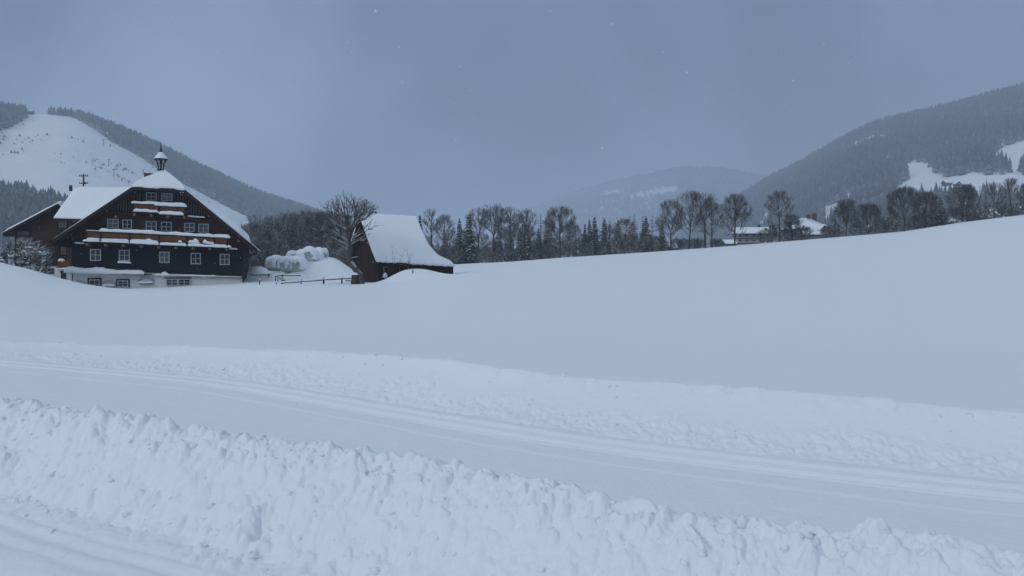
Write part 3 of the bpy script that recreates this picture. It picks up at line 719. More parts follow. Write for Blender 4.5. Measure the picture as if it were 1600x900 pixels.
# balconies
def balcony(x0, x1, yT0, yT1, yB0, yB1, off, posts, seed, snow_from, nb):
    """x in zoom px; railing top yT (left,right), floor yB"""
    a, b = L(*z3(x0, yT0), off), L(*z3(x1, yT1), off); c, d = L(*z3(x0, yB0), off), L(*z3(x1, yB1), off)
    root = MB(); root.beam((c[0]-.1, c[1]), (d[0]+.1, d[1]), -off-.05, 0, .16); bal = root.build('balcony', M['beam'], house)
    mb = MB(); mb.beam((a[0]-.08, a[1]), (b[0]+.08, b[1]), -off-.10, -off+.06, .11); mb.beam(a and (a[0], c[1]+.15), (b[0], d[1]+.15), -off-.02, -off+.04, .07)
    mb.build('handrail', M['beam'], bal)
    mb = MB(); n = int((b[0]-a[0])/.135); w = (b[0]-a[0])/n
    for i in range(n):
        t0 = i/n; s0 = a[0]+i*w; zt = a[1]+(b[1]-a[1])*t0-.10; zz = c[1]+(d[1]-c[1])*t0+.06; hh = zt-zz
        m_ = s0+w/2; g1 = w*.40; g2 = w*.24                # sawn pattern boards: waisted outline
        mb.prism([(m_-g1, zz), (m_+g1, zz), (m_+g1, zz+.3*hh), (m_+g2, zz+.42*hh), (m_+g1, zz+.58*hh), (m_+g1, zt), (m_-g1, zt), (m_-g1, zz+.58*hh), (m_-g2, zz+.42*hh), (m_-g1, zz+.3*hh)], -off+.0, -off+.035)
    mb.build('railing_boards', M['balcony'], bal)
    for px_ in posts:
        mb = MB()
        s0 = L(*z3(px_, yT0), off)[0]; t0 = (s0-a[0])/(b[0]-a[0])
        mb.box(s0-.07, s0+.07, -off-.07, -off+.07, c[1]+(d[1]-c[1])*t0-.2, a[1]+(b[1]-a[1])*t0+.04); mb.build('post', M['beam'], bal)
    for zz, e in ((a[1], 0), (c[1]+.3, 0)):
        for sx in (a[0], b[0]):
            zz2 = (a[1] if sx == a[0] else b[1]) if zz == a[1] else ((c[1] if sx == a[0] else d[1])+.12)
            mb = MB(); mb.box(sx-.05, sx+.05, -off, .05, zz2-.1, zz2); mb.build('side_rail', M['beam'], bal)
    n = int((b[0]-a[0])/1.45)
    for i in range(n+1):
        s0 = a[0]+.15+(b[0]-a[0]-.3)*i/n; zz = c[1]+(d[1]-c[1])*i/n-.16
        mb = MB(); mb.box(s0-.09, s0+.09, -off-.08, .0, zz-.2, zz); mb.build('bracket', M['beam_end'], bal)
    mb = MB()
    for i in range(int((b[0]-a[0])/.5)):                   # side planks of the two ends
        pass
    for sx, z_t, z_b in ((a[0], a[1], c[1]), (b[0], b[1], d[1])):
        mb = MB(); mb.box(sx-.02, sx+.02, -off, 0, z_b, z_t-.1); mb.build('end_boards', M['balcony'], bal)
    return bal
b1 = balcony(264, 1066, 541, 579, 603, 632, 1.25, (268, 352, 515, 680, 835, 990, 1064), 1, 350, 1)
b2 = balcony(528, 830, 382, 408, 434, 452, .95, (532, 680, 826), 2, 528, 1)
def sb(par, xa, ya, xb, yb, off, dep, h, seed, rough=.22):
    a, b = L(*z3(xa, ya), off), L(*z3(xb, yb), off); mb = MB(); mb.snowbar(a, b, -off-dep/2, -off+dep/2, h, seed, .10, rough); return mb.build('snow_cover', M['roof_snow'], par, True)
sb(b1, 346, 545, 660, 557, 1.2, .62, .30, 5, .2); sb(b1, 590, 556, 850, 568, 1.2, .6, .26, 6, .2); sb(b1, 780, 565, 1078, 582, 1.2, .62, .30, 7, .22); sb(b1, 262, 541, 350, 545, 1.2, .2, .06, 8)
sb(b2, 524, 386, 690, 394, .95, .55, .22, 9, .2); sb(b2, 655, 399, 834, 408, .95, .66, .36, 10, .15)
for i, q in enumerate(((272, 589, 344, 591, .24), (352, 592, 508, 600, .22), (515, 602, 674, 607, .34), (600, 603, 640, 605, .42), (786, 605, 808, 607, .30), (842, 608, 905, 610, .34), (870, 605, 900, 606, .55), (926, 610, 950, 612, .55), (938, 612, 988, 614, .34))): sb(b1, *q[:4], 1.42, .24, q[4]*.58, 20+i)
for i, q in enumerate(((250, 600, 344, 603, .18), (350, 603, 510, 610, .18), (516, 611, 676, 620, .24), (682, 620, 832, 626, .26), (840, 626, 1062, 636, .28), (1062, 634, 1084, 635, .34))): sb(b1, *q[:4], 1.50, .30, q[4]*.8, 40+i)
for i, q in enumerate(((536, 432, 676, 438, .26), (678, 446, 816, 454, .30))): sb(b2, *q[:4], 1.10, .34, q[4], 50+i)
sb(house, 824, 461, 936, 468, .22, .45, .16, 60)
sb(house, 205, 611, 262, 613, .16, .32, .10, 61); sb(house, 1072, 644, 1120, 647, .16, .32, .12, 62)
# pent strip over the plinth with its snow
mb = MB(); a, b = L(*z3(120, 769), .42), L(*z3(598, 786), .42); mb.prism([(a[0], a[1]-.12), (b[0], b[1]-.12), (b[0], b[1]), (a[0], a[1])], -.42, 0); mb.build('pent_roof', M['beam'], house)
mb = MB(); a, b = L(*z3(598, 786), .12), L(*z3(1146, 803), .12); mb.prism([(a[0], a[1]-.10), (b[0], b[1]-.10), (b[0], b[1]), (a[0], a[1])], -.12, 0); mb.build('plinth_moulding', M['beam'], house)
sb(house, 146, 777, 400, 785, .28, .62, .50, 63, .2); sb(house, 360, 783, 597, 786, .28, .60, .42, 64, .18)
sb(house, 655, 792, 700, 793, .12, .26, .22, 65); sb(house, 690, 793, 735, 795, .12, .26, .38, 66); sb(house, 730, 793, 1000, 799, .12, .24, .12, 67); sb(house, 640, 789, 1140, 803, .12, .22, .05, 68)
# fan shaped wall ornaments with snowed ledges
for (cx, cy, wd, hg) in ((228, 856, 78, 30), (397, 852, 76, 40), (607, 834, 86, 32)):
    mb = MB(); c = L(*z3(cx, cy), -.1)
    for j in range(11):
        th = math.pi*(.08+.84*j/10); R = wd/3.6/2*75/F*1.08; s0 = c[0]+math.cos(th)*R*.72; z0 = c[1]+math.sin(th)*R*.45; s1 = c[0]+math.cos(th)*R; z1 = c[1]+.05+math.sin(th)*R*.78
        mb.tube([(s0, .075, z0), (s1, .075, z1)], .022, 4)
    orn = mb.build('wall_ornament', M['greywood'], house)
    R = wd/3.6/2*75/F
    mb = MB(); mb.box(c[0]-R*.85, c[0]+R*.8, -.12, .1, c[1]-.12, c[1]-.03); mb.build('ledge', M['beam'], orn)
    mb = MB(); mb.snowbar((c[0]-R*.9, c[1]-.03), (c[0]+R*.82, c[1]-.03), -.15, .1, .17, cx, .05); mb.build('ledge_snow', M['roof_snow'], orn, True)
# gutters and downpipe
mb = MB(); mb.tube([(eR[0]+.02, y0+.1, eR[1]-.36), (eR[0]+.02, y1-.2, eR[1]-.40)], .075, 8); mb.build('gutter', M['metal'], house); mb = MB(); mb.tube([(eL[0]-.02, y0+.1, eL[1]-.36), (eL[0]-.02, y1-.2, eL[1]-.40)], .075, 8); mb.build('gutter', M['metal'], house)
mb = MB(); dpx = L(379.3, 420, .1)[0]; mb.tube([(eR[0]-.02, .0, eR[1]-.45), (dpx+.25, -.08, eR[1]-.85), (dpx, -.10, eR[1]-1.0), (dpx, -.10, -1.5)], .055, 7); mb.build('downpipe', M['metal'], house)

# annex between farmhouse and wing: small wooden balcony, dark doorway, snowed ledge
wp = Plane(60, 441, 86.5, 4.0); W = wp.loc
wing = empty('farm_barn', wp.p, wp.yaw, label='brown boarded farm barn with steep snow roof behind the left corner of the farmhouse', cat='barn')
def z45(x, y): return (x/4.5, 270+y/4.5)
gx0, gx1 = W(22, 400, 0)[0], W(420, 400, 0)[0]
ea = W(4, 363.5, .9); eb = W(91, 317.5, .9); gs = (eb[1]-ea[1])/(eb[0]-ea[0])
wl = W(5, 375)[0]+1.2; wr = W(150, 400)[0]; zlow = -2.0
ap = (W(91, 310, .9)[0]); apz = ea[1]+gs*(ap-ea[0])
rz = lambda s: ea[1]+gs*(s-ea[0]) if s < ap else apz-1.3*(s-ap)
er = ap+2.2
mb = MB(); mb.prism([(wl, zlow+3.75), (er-.8, zlow+3.75), (er-.8, rz(er-.8)-.35), (ap, apz-.35), (wl, rz(wl)-.35)], 0, 14); mb.build('wall', M['wingwood'], wing)
mb = MB(); mb.prism([(wl+.05, zlow-.6), (er-.9, zlow-.6), (er-.9, zlow+3.75), (wl+.05, zlow+3.75)], .12, 14); mb.build('plinth_wall', M['plaster'], wing)
mb = MB()
for A_, B_ in (((ea[0], ea[1]), (ap, apz)), ((ap, apz), (er, rz(er)))): mb.prism([(A_[0], A_[1]-.28), (B_[0], B_[1]-.28), B_, A_], -.9, 15)
mb.build('roof', M['roof_edge'], wing)
S, Y = np.meshgrid(np.linspace(ea[0], er, 90), np.linspace(-.92, 15, 30), indexing='ij')
Zr = np.where(S < ap, ea[1]+gs*(S-ea[0]), apz-1.3*(S-ap)); De = np.minimum(np.minimum(S-ea[0], er-S), Y+.92)
snow_sheet(np.stack([S, Y, Zr+.004], -1), .30*edge_round(De, .35)+.03+.05*fbm(S, Y*.6, 110, 3)*edge_round(De, .7), 'snow_cover', M['roof_snow'], wing)
# grey boards and small window on the gable, dark window in the plinth
a, b = W(*z45(121, 495), .05), W(*z45(203, 408), .05); mb = MB()
for i in range(6): w_ = (b[0]-a[0])/6; mb.box(a[0]+i*w_+.02, a[0]+(i+1)*w_-.02, -.05-.02*(i % 2), .0, a[1]+.04*(i % 3), b[1]-.05*((i*7) % 3))
mb.build('board_shutter', M['greywood'], wing)
a, b = W(*z45(300, 712), -.1), W(*z45(378, 672), -.1); window(wing, a[0], b[0], a[1], b[1], .12, 2, 1, .06, 'shutter')
a, b = W(*z45(432, 570), .03), W(*z45(492, 520), .03); window(wing, a[0], b[0], a[1], b[1], 0, 2, 2, .07, 'greywood')
a, b = W(*z45(20, 440), .6), W(*z45(330, 455), .6); mb = MB(); mb.beam((a[0], a[1]), (W(115, 440/4.5+270, .6)[0] if False else a[0]+2.4, a[1]), -.6, 0, .12); mb.build('pent_roof', M['roof_edge'], wing)
# cross roof with the big snow plane
cp = Plane(130, 343, 82.0, 0.0); Cc = cp.loc
t0, t1 = Cc(84, 341, 0), Cc(215, 345, 0); r0, r1 = Cc(114, 297, -6.0), Cc(222, 298, -6.0)
cross = empty('farm_wing', cp.p, 0, label='side wing with a broad snow covered roof plane between farmhouse and old barn', cat='building')
ii = np.linspace(0, 1, 80)[:, None]; jj = np.linspace(0, 1, 40)[None, :]
lx = t0[0]+(r0[0]-t0[0])*jj; X = lx+(t1[0]-lx)*ii
lz = t0[1]+(r0[1]-t0[1])*jj; Z = lz+(t1[1]-t0[1])*ii*(1-jj)+(r1[1]-r0[1])*ii*jj; Y = 6.0*jj+0*ii
De = np.minimum(ii*(t1[0]-t0[0])+0*jj, jj*6.2+0*ii)
snow_sheet(np.stack([X, Y, Z], -1), .42*edge_round(De+.03, .5)+.04*fbm(X*.5, Y*.7, 111, 3)-.12*(1-np.clip(ii*9, 0, 1))*jj, 'snow_cover', M['roof_snow'], cross)
mb = MB(); q = [(t0[0], 0, t0[1]), (t1[0], 0, t1[1]), (r1[0], 6, r1[1]), (r0[0], 6, r0[1])]; roofslab(mb, [(x, y, z-.01) for x, y, z in q], .22)
roofslab(mb, [(r0[0], 6, r0[1]-.01), (r1[0], 6, r1[1]-.01), (t1[0], 12, t1[1]-.01), (t0[0], 12, t0[1]-.01)], .22); mb.build('roof', M['roof_edge'], cross)
mb = MB(); xa = t0[0]+.35; mb.prism([(xa+1.4, -7.2), (t1[0], -7.2), (t1[0], t0[1]-.25+(t1[1]-t0[1])), (xa, t0[1]-.25)], .5, 11.5); mb.build('wall', M['wingwood'], cross)
a, b = Cc(*z45(415, 382), -.4), Cc(*z45(464, 336), -.4); window(cross, a[0], b[0], a[1], b[1], .5, 2, 2, .07, 'greywood')
mb = MB(); c = Cc(109.5, 297, -6); mb.box(c[0]-.12, c[0]+.12, 6, 6.25, c[1]-.1, c[1]+.55); mb.build('vent_pipe', M['metal'], cross)
# little porch with balcony at the inner corner
pp = Plane(103, 436, 77.5, 6.0); Q = pp.loc
porch = empty('porch', pp.p, pp.yaw, label='little wooden porch balcony with dark doorway beside the left corner of the farmhouse', cat='porch')
a, b = Q(91.5, 436), Q(112, 418.5); mb = MB(); mb.box(a[0], b[0], .0, 2.2, -2, b[1]-.1); mb.build('wall', M['plaster'], porch)
c_, d_ = Q(95, 440), Q(103.5, 424); mb = MB(); mb.box(c_[0], d_[0], -.03, .05, -1.5, d_[1]); mb.build('door', M['shutter'], porch)
mb = MB(); mb.box(a[0]-.1, b[0], -.35, 2.2, b[1]-.1, b[1]+.08); mb.build('floor', M['beam'], porch)
f0, f1 = Q(92.5, 418), Q(111, 409); mb = MB(); n = 9; w_ = (f1[0]-f0[0])/n
for i in range(n): mb.box(f0[0]+i*w_+.01, f0[0]+(i+1)*w_-.01, -.3, -.26, b[1]+.08, f1[1])
mb.box(f0[0]-.04, f1[0]+.04, -.34, -.24, f1[1], f1[1]+.07); mb.build('railing', M['balcony'], porch)
mb = MB(); mb.snowbar((f0[0]+.05, f1[1]+.07), (f0[0]+.65, f1[1]+.07), -.42, -.16, .22, 71, .06); mb.snowbar((a[0]-.12, b[1]-.1), (b[0], b[1]-.12), -.6, -.3, .14, 72, .06); mb.build('snow_cover', M['roof_snow'], porch, True)
mb = MB(); mb.box(f0[0]-.02, f0[0]+.12, -.30, -.16, b[1], b[1]+3.0); mb.build('post', M['beam'], porch)

# ---------------------------------------------------------------- old barn with sweeping snow roof
bc = Vector(P(591.5, 438, 70.0)); by = math.radians(30)
barn = empty('old_barn', bc, by, label='small weathered dark wooden barn with steep sweeping snow roof beside a gnarled tree', cat='barn')
def bl(u, v, y):      # local (s, z) on the sheet y metres behind the front wall
    p0 = bc+Vector((-math.sin(by), math.cos(by), 0))*y; n_ = Vector((math.sin(by), -math.cos(by), 0)); r = Vector(((u-800)/F, 1, (HOR-v)/F)); o = Vector((0, 0, EYE))
    k = (p0-o).dot(n_)/r.dot(n_); w = o+r*k-bc; return (w.dot(Vector((math.cos(by), math.sin(by), 0))), w.z)
BW = 6.4; ym = BW/2
wallR = bl(707, 425, 0)[0]; zgr = -1.6
T = np.linspace(0, 1, 36)
# the front roof edge curves measured row by row (ridge 0 -> eave 1)
Ls = []; Rs = []
rowL = [(562, 332.5), (566, 344), (570.5, 357), (575.5, 371), (581, 386), (587.5, 402)]
rowR = [(650, 337.5), (654, 347), (660, 362), (669, 381), (684, 398), (709, 409.5)]
for t_ in T:
    k = t_*5; i = min(int(k), 4); f = k-i; yb = ym+(-.65-ym)*t_
    l = bl(rowL[i][0]*(1-f)+rowL[i+1][0]*f, rowL[i][1]*(1-f)+rowL[i+1][1]*f, yb)
    r = bl(rowR[i][0]*(1-f)+rowR[i+1][0]*f, rowR[i][1]*(1-f)+rowR[i+1][1]*f, yb)
    Ls.append((l[0], yb, l[1])); Rs.append((r[0], yb, r[1]))
Ls = np.array(Ls); Rs = np.array(Rs)
for A_ in (Ls, Rs):
    for c in (0, 2):
        B_ = A_[:, c].copy(); A_[1:-1, c] = (B_[:-2]+2*B_[1:-1]+B_[2:])/4
ii = np.linspace(0, 1, 90)
front = Ls[:, None]*(1-ii[None, :, None])+Rs[:, None]*ii[None, :, None]; front = front-np.array([0, 0, .36])
D1 = np.minimum(np.minimum((1-T)[:, None]*6.5, ii[None, :]*8.5), 99)
lip = np.clip(1-(1-T)[:, None]*9, 0, 1)
wob = fbm(front[..., 0]*1.3, front[..., 0]*0+2, 120, 4)
front_s = front.copy(); front_s[..., 2] -= lip*.16*np.abs(wob)+lip*.04; front_s[..., 1] -= lip*.12*(wob+.3)
hs = .36*edge_round(D1+.05, .35)+.03+.07*fbm(front[..., 0]*.45, front[..., 1]*.5, 121, 3)*edge_round(D1, .9)
snow_sheet(front_s, np.maximum(hs, .05)+lip*.1*np.abs(wob), 'snow_cover', M['roof_snow'], barn)
back = front.copy(); back[..., 1] = 2*ym-back[..., 1]
snow_sheet(back[:, ::-1], np.maximum(hs[:, ::-1], .05), 'snow_cover', M['roof_snow'], barn)
jj = np.linspace(0, 1, 24); hip = Rs[:, None]-np.array([0, 0, .36]); hipb = hip.copy(); hipb[..., 1] = 2*ym-hip[..., 1]
hipm = hip*(1-jj[None, :, None])+hipb*jj[None, :, None]
snow_sheet(hipm, .34*edge_round((1-T)[:, None]*6+0*jj[None]+.04, .35)+.03, 'snow_cover', M['roof_snow'], barn)
def deck(A_, nm='roof', th=.12):
    me = None; n, m, _ = A_.shape; V = np.concatenate([A_.reshape(-1, 3)-[0, 0, .01], A_.reshape(-1, 3)-[0, 0, th]]); fg = grid_faces(n, m)
    ring = [(0, j) for j in range(m)]+[(i, m-1) for i in range(1, n)]+[(n-1, j) for j in range(m-2, -1, -1)]+[(i, 0) for i in range(n-2, 0, -1)]
    r = np.array([i*m+j for i, j in ring]); r2 = np.roll(r, -1)
    return link_mesh(nm, np_mesh(nm, V, np.concatenate([fg, fg[:, ::-1]+n*m, np.stack([r, r+n*m, r2+n*m, r2], 1)])), M['roof_edge'], barn)
deck(front[::5, ::12].copy()); deck(back[::5, ::12][:, ::-1].copy()); deck(hipm[::5, ::6].copy())
# walls of single uneven boards
def board_wall(x0, x1, topf, axis, fixed, name, z0=zgr, w=.21):
    mb = MB(); n = int((x1-x0)/w); ww = (x1-x0)/n; r = random.Random(int(fixed*10)+n)
    for i in range(n):
        a0 = x0+i*ww+.006; a1 = x0+(i+1)*ww-.006; o = r.uniform(-.012, .012)
        za, zb2 = topf(a0), topf(a1)
        pts = [(a0, z0), (a1, z0), (a1, zb2), (a0, za)]
        if axis == 'x': mb.prism(pts, fixed-.02+o, fixed+.03+o)
        else:
            vs = [(fixed-.02+o, p[0], p[1]) for p in pts]+[(fixed+.03+o, p[0], p[1]) for p in pts]
            mb.add(vs, [(0, 1, 2, 3), (7, 6, 5, 4), (0, 4, 5, 1), (1, 5, 6, 2), (2, 6, 7, 3), (3, 7, 4, 0)])
    return mb.build(name, M['oldwood'], barn)
ev0, ev1 = front[-1, 0, 2], front[-1, -1, 2]; es0, es1 = front[-1, 0, 0], front[-1, -1, 0]
sl0 = (front[-6, 0, 2]-front[-1, 0, 2])/(front[-6, 0, 1]-front[-1, 0, 1])
def topfront(s):
    k = np.clip((s-es0)/(es1-es0), 0, 1); i = np.interp(s, [es0, es1], [0, 89]); z = []
    j = int(round(float(i))); col = front[:, j]; return float(np.interp(0.0, col[::-1, 1], col[::-1, 2]))-.06
board_wall(0, wallR, topfront, 'x', 0, 'wall')
board_wall(0, wallR, topfront, 'x', BW, 'wall')
def topside(y):
    yy = ym-abs(y-ym); return float(np.interp(yy, front[::-1, 0, 1], front[::-1, 0, 2]))-.10
board_wall(.03, BW-.03, topside, 'y', .05, 'gable_wall')
board_wall(.03, BW-.03, lambda y: topfront(wallR)-.02 if True else 0, 'y', wallR-.05, 'gable_wall')
mb = MB(); mb.box(.12, wallR-.12, .1, BW-.1, zgr, topfront(wallR)-.35); mb.build('inner_lining', M['slat_dark'], barn)
mb = MB(); mb.box(-.06, .06, -.06, .06, zgr, topfront(0)-.02); mb.build('corner_post', M['oldwood'], barn); mb = MB(); mb.box(wallR-.06, wallR+.06, -.06, .06, zgr, topfront(wallR)-.02); mb.build('corner_post', M['oldwood'], barn)
a = bl(593, 424, 0); 
mb = MB(); mb.box(.45, .51, -.06, .0, .6, 1.15); mb.box(.45, .85, -.06, -.0, 1.15, 1.2); mb.build('latch_bar', M['greywood'], barn)
mb = MB(); mb.box(.40, .74, -.13, .0, .22, .30); mb.snowbar((.38, .30), (.76, .30), -.16, .0, .34, 80, .05); mb.build('snowy_peg_board', M['roof_snow'], barn, True)
mb = MB(); mb.tube([(1.95, -.1, zgr), (1.95, -.1, 1.15)], .03, 6); mb.build('leaning_pole', M['greywood'], barn)

# ---------------------------------------------------------------- wrapped bales under the snow
def sq(c): return np.sign(c)*np.abs(c)**.72
def bale(u, v, d, r, rz, lab, seed, w=1.2):
    x, y, z = P(u, v, d); z += .05
    e_ = empty('hay_bale', (x, y, z-r), rz, label=lab, cat='hay bale', group='wrapped bales in the snow heap')
    mb = MB(); k = 28; rr = random.Random(seed)
    prof = [(-w/2, r*.15), (-w/2-.03, r*.6), (-w/2+.02, r*.9), (-w/2+.12, r), (0, r*1.015), (w/2-.12, r), (w/2-.02, r*.9), (w/2+.03, r*.6), (w/2, r*.15)]
    vs = []
    for a_, q in prof:
        for j in range(k):
            t_ = 2*math.pi*j/k; wob_ = 1+.02*math.sin(5*t_+seed)+.015*rr.uniform(-1, 1)
            vs.append((q*wob_*sq(math.cos(t_)), a_, r+q*wob_*sq(math.sin(t_))))
    fs = [(i*k+j, i*k+(j+1) % k, (i+1)*k+(j+1) % k, (i+1)*k+j) for i in range(len(prof)-1) for j in range(k)]+[tuple(range(k-1, -1, -1)), tuple((len(prof)-1)*k+j for j in range(k))]
    mb.add(vs, fs); mb.build('wrapping', M['wrap'], e_, True)
    A_ = np.linspace(-.30, math.pi+.30, 36)[:, None]; B_ = np.linspace(-w/2-.16, w/2+.16, 16)[None, :]
    X = (r+.02)*sq(np.cos(A_))+0*B_; Z = r+(r+.02)*sq(np.sin(A_))+0*B_; Y = B_+0*A_
    Dd = np.minimum(np.minimum(A_+.30, math.pi+.30-A_)*r, np.minimum(B_+w/2+.16, w/2+.16-B_)+.0)
    ed = fbm(X*2+seed, Y*2, 130, 3); n_, m_ = Dd.shape
    rad = 1+(.20*edge_round(Dd+.03, .3)*(1+.5*ed))/r
    Pm = np.stack([X, Y, Z], -1); top = np.stack([X*rad, Y*1.0, r+(Z-r)*rad+(.14+.12*ed)*np.sin(np.clip(A_, 0, math.pi))*edge_round(Dd, .3)], -1)
    fr_ = .93-.75*np.clip(fbm(X*2.2+seed*3, Z*2.2, 131, 3)+.22, 0, .6)*np.clip((np.abs(B_)-w/2+.02)/.1, 0, 1); Pm2 = np.stack([X*fr_, Y, r+(Z-r)*fr_], -1); top = np.where((np.abs(Y) > w/2+.1)[..., None], np.stack([X*(fr_+.05), Y*1.06, r+(Z-r)*(fr_+.05)], -1), top); V = np.concatenate([top.reshape(-1, 3), Pm2.reshape(-1, 3)]); fg = grid_faces(n_, m_)
    ring = [(0, j) for j in range(m_)]+[(i, m_-1) for i in range(1, n_)]+[(n_-1, j) for j in range(m_-2, -1, -1)]+[(i, 0) for i in range(n_-2, 0, -1)]
    rg = np.array([i*m_+j for i, j in ring]); r2 = np.roll(rg, -1)
    link_mesh('snow_cap', np_mesh('snow_cap', V, np.concatenate([fg, fg[:, ::-1]+n_*m_, np.stack([rg, rg+n_*m_, r2+n_*m_, r2], 1)])), M['roof_snow'], e_, True)
bale(429, 415.5, 85.0, .62, 1.1, 'leftmost round bale of the snow covered heap', 1)
bale(447, 417, 84.4, .62, .15, 'pale green wrapped bale, second from the left at the foot of the snow heap', 2)
bale(460, 416.5, 84.2, .64, .05, 'pale green wrapped bale in the middle of the lower row of the heap', 3)
bale(468, 418, 84.0, .60, -.3, 'pale green wrapped bale at the right end of the lower row of the heap', 4)
bale(459, 406.5, 86.6, .60, .35, 'upper row bale on the left of the heap, thick snow on top', 5)
bale(471, 405, 86.6, .62, 1.2, 'upper row bale next to the topmost green one', 6)
bale(483.5, 402.5, 86.0, .66, .1, 'topmost bale of the heap showing green wrapping', 7)
bale(499, 402.8, 87.0, .64, 1.3, 'upper row bale at the right end, buried in the snow heap', 8)

# ---------------------------------------------------------------- fences
def fence(name, label, pts, posts, rails, d):
    x, y, z = P(pts[0][0], pts[0][1], d); z = min(z, gz(x, y)+.3); o = empty(name, (x, y, gz(x, y)), 0, label=label, cat='fence')
    O = Vector((x, y, gz(x, y)))
    for (u, v0_, v1_, r) in posts:
        a = Vector(P(u, v0_, d)); g0 = gz(a.x, a.y); mb = MB(); r *= .8; mb.tube([(a.x-O.x, a.y-O.y, g0-.4-O.z), (a.x-O.x+.02, a.y-O.y, a.z-O.z)], [r, r*.9], 7); p = mb.build('post', M['beam'], o)
        mb = MB(); mb.lathe([(r*1.1, a.z-O.z-.01), (r*1.25, a.z-O.z+.05), (r*.8, a.z-O.z+.11), (.01, a.z-O.z+.13)], (a.x-O.x+.02, a.y-O.y), 8); mb.build('snow_cap', M['roof_snow'], p, True)
    for (ua, va, ub, vb) in rails:
        a, b = Vector(P(ua, va, d-.1))-O, Vector(P(ub, vb, d-.1))-O; m_ = (a+b)/2+Vector((0, 0, -.02)); mb = MB(); mb.tube([a, m_, b], .05, 6); rl = mb.build('rail', M['beam'], o)
        mb = MB(); mb.tube([a+Vector((0, 0, .075)), m_+Vector((0, 0, .08)), b+Vector((0, 0, .075))], .055, 6); mb.build('rail_snow', M['roof_snow'], rl, True)
fence('wooden_fence', 'dark rail fence in the snow leading to the gnarled tree by the old barn', [(441, 440)], [(440, 441.5, 0, .10), (470.5, 436.5, 0, .07), (505.5, 433.8, 0, .11), (534, 433, 0, .09), (405.5, 437.5, 0, .06), (431.5, 442, 0, .06)],
      [(441, 442.2, 473, 440.0), (473, 440.0, 505, 437.5), (505, 437.2, 534, 435.8), (534, 435.6, 557, 434.2), (540, 438, 560, 440)], 70)
fence('wooden_fence', 'short dark fence corner with stacked rails at the foot of the bale heap', [(441, 438)], [(441.3, 427.2, 0, .11), (430.5, 430, 0, .06), (434, 428.5, 0, .05)],
      [(430, 431.5, 441, 430), (441, 429.7, 470, 430.6), (436, 433.5, 443, 434.5), (437, 436.5, 446, 438)], 79)
fence('wooden_fence', 'low buried fence rail in the snow between the farmhouse and the bale heap', [(390, 431)], [(420, 427.5, 0, .10)], [(390, 429.5, 405, 429.8), (405, 429.8, 420, 429)], 82)

# ---------------------------------------------------------------- power pole with its wires
x, y, z = P(130.5, 300, 130)
pole = empty('power_pole', (x, y, gz(x, y)), 0, label='dark power pole with cross arms rising behind the snowy wing roof', cat='power pole'); o_ = gz(x, y)
zz = lambda v: P(130, v, 130)[2]-o_
mb = MB(); mb.tube([(0, 0, -1), (0, 0, zz(272))], [.17, .12], 8); mb.build('post', M['metal'], pole)
for v_, w_, r_ in ((275, .72, 0), (286.5, .72, .4)):
    mb = MB(); mb.box(-w_, w_, -.06+r_*.1, .06+r_*.1, zz(v_)-.06, zz(v_)+.06); ar = mb.build('cross_arm', M['metal'], pole)
    for sx in (-1, -.5, .5, 1):
        mb = MB(); mb.lathe([(.0, zz(v_)+.05), (.07, zz(v_)+.07), (.05, zz(v_)+.16), (.08, zz(v_)+.2), (0, zz(v_)+.26)], (sx*w_*.92, 0), 6); mb.build('insulator', M['metal'], ar)
mb = MB(); mb.box(.12, .34, -.1, .1, zz(288), zz(284.5)); mb.build('junction_box', M['metal'], pole)

# ---------------------------------------------------------------- trees
def tubes(segs, k=3):
    """segs: array (n, 8) p0 p1 r0 r1 -> mesh arrays"""
    S = np.asarray(segs, float); p0, p1, r0, r1 = S[:, :3], S[:, 3:6], S[:, 6:7], S[:, 7:8]
    d = p1-p0; L_ = np.linalg.norm(d, axis=1, keepdims=True)+1e-9; d = d/L_
    ref = np.where(np.abs(d[:, 2:3]) < .9, np.array([[0, 0, 1.]]), np.array([[1., 0, 0]])); a = np.cross(d, ref); a /= np.linalg.norm(a, axis=1, keepdims=True); c = np.cross(d, a)
    V = []
    for pp_, rr in ((p0, r0), (p1, r1)):
        for j in range(k):
            t_ = 2*math.pi*j/k+.5; V.append(pp_+(a*math.cos(t_)+c*math.sin(t_))*rr)
    V = np.stack(V, 1).reshape(-1, 3); n = len(S); F_ = []
    base = np.arange(n)*2*k
    for j in range(k):
        j2 = (j+1) % k; F_.append(np.stack([base+j, base+j2, base+k+j2, base+k+j], 1))
    return V, np.concatenate(F_)
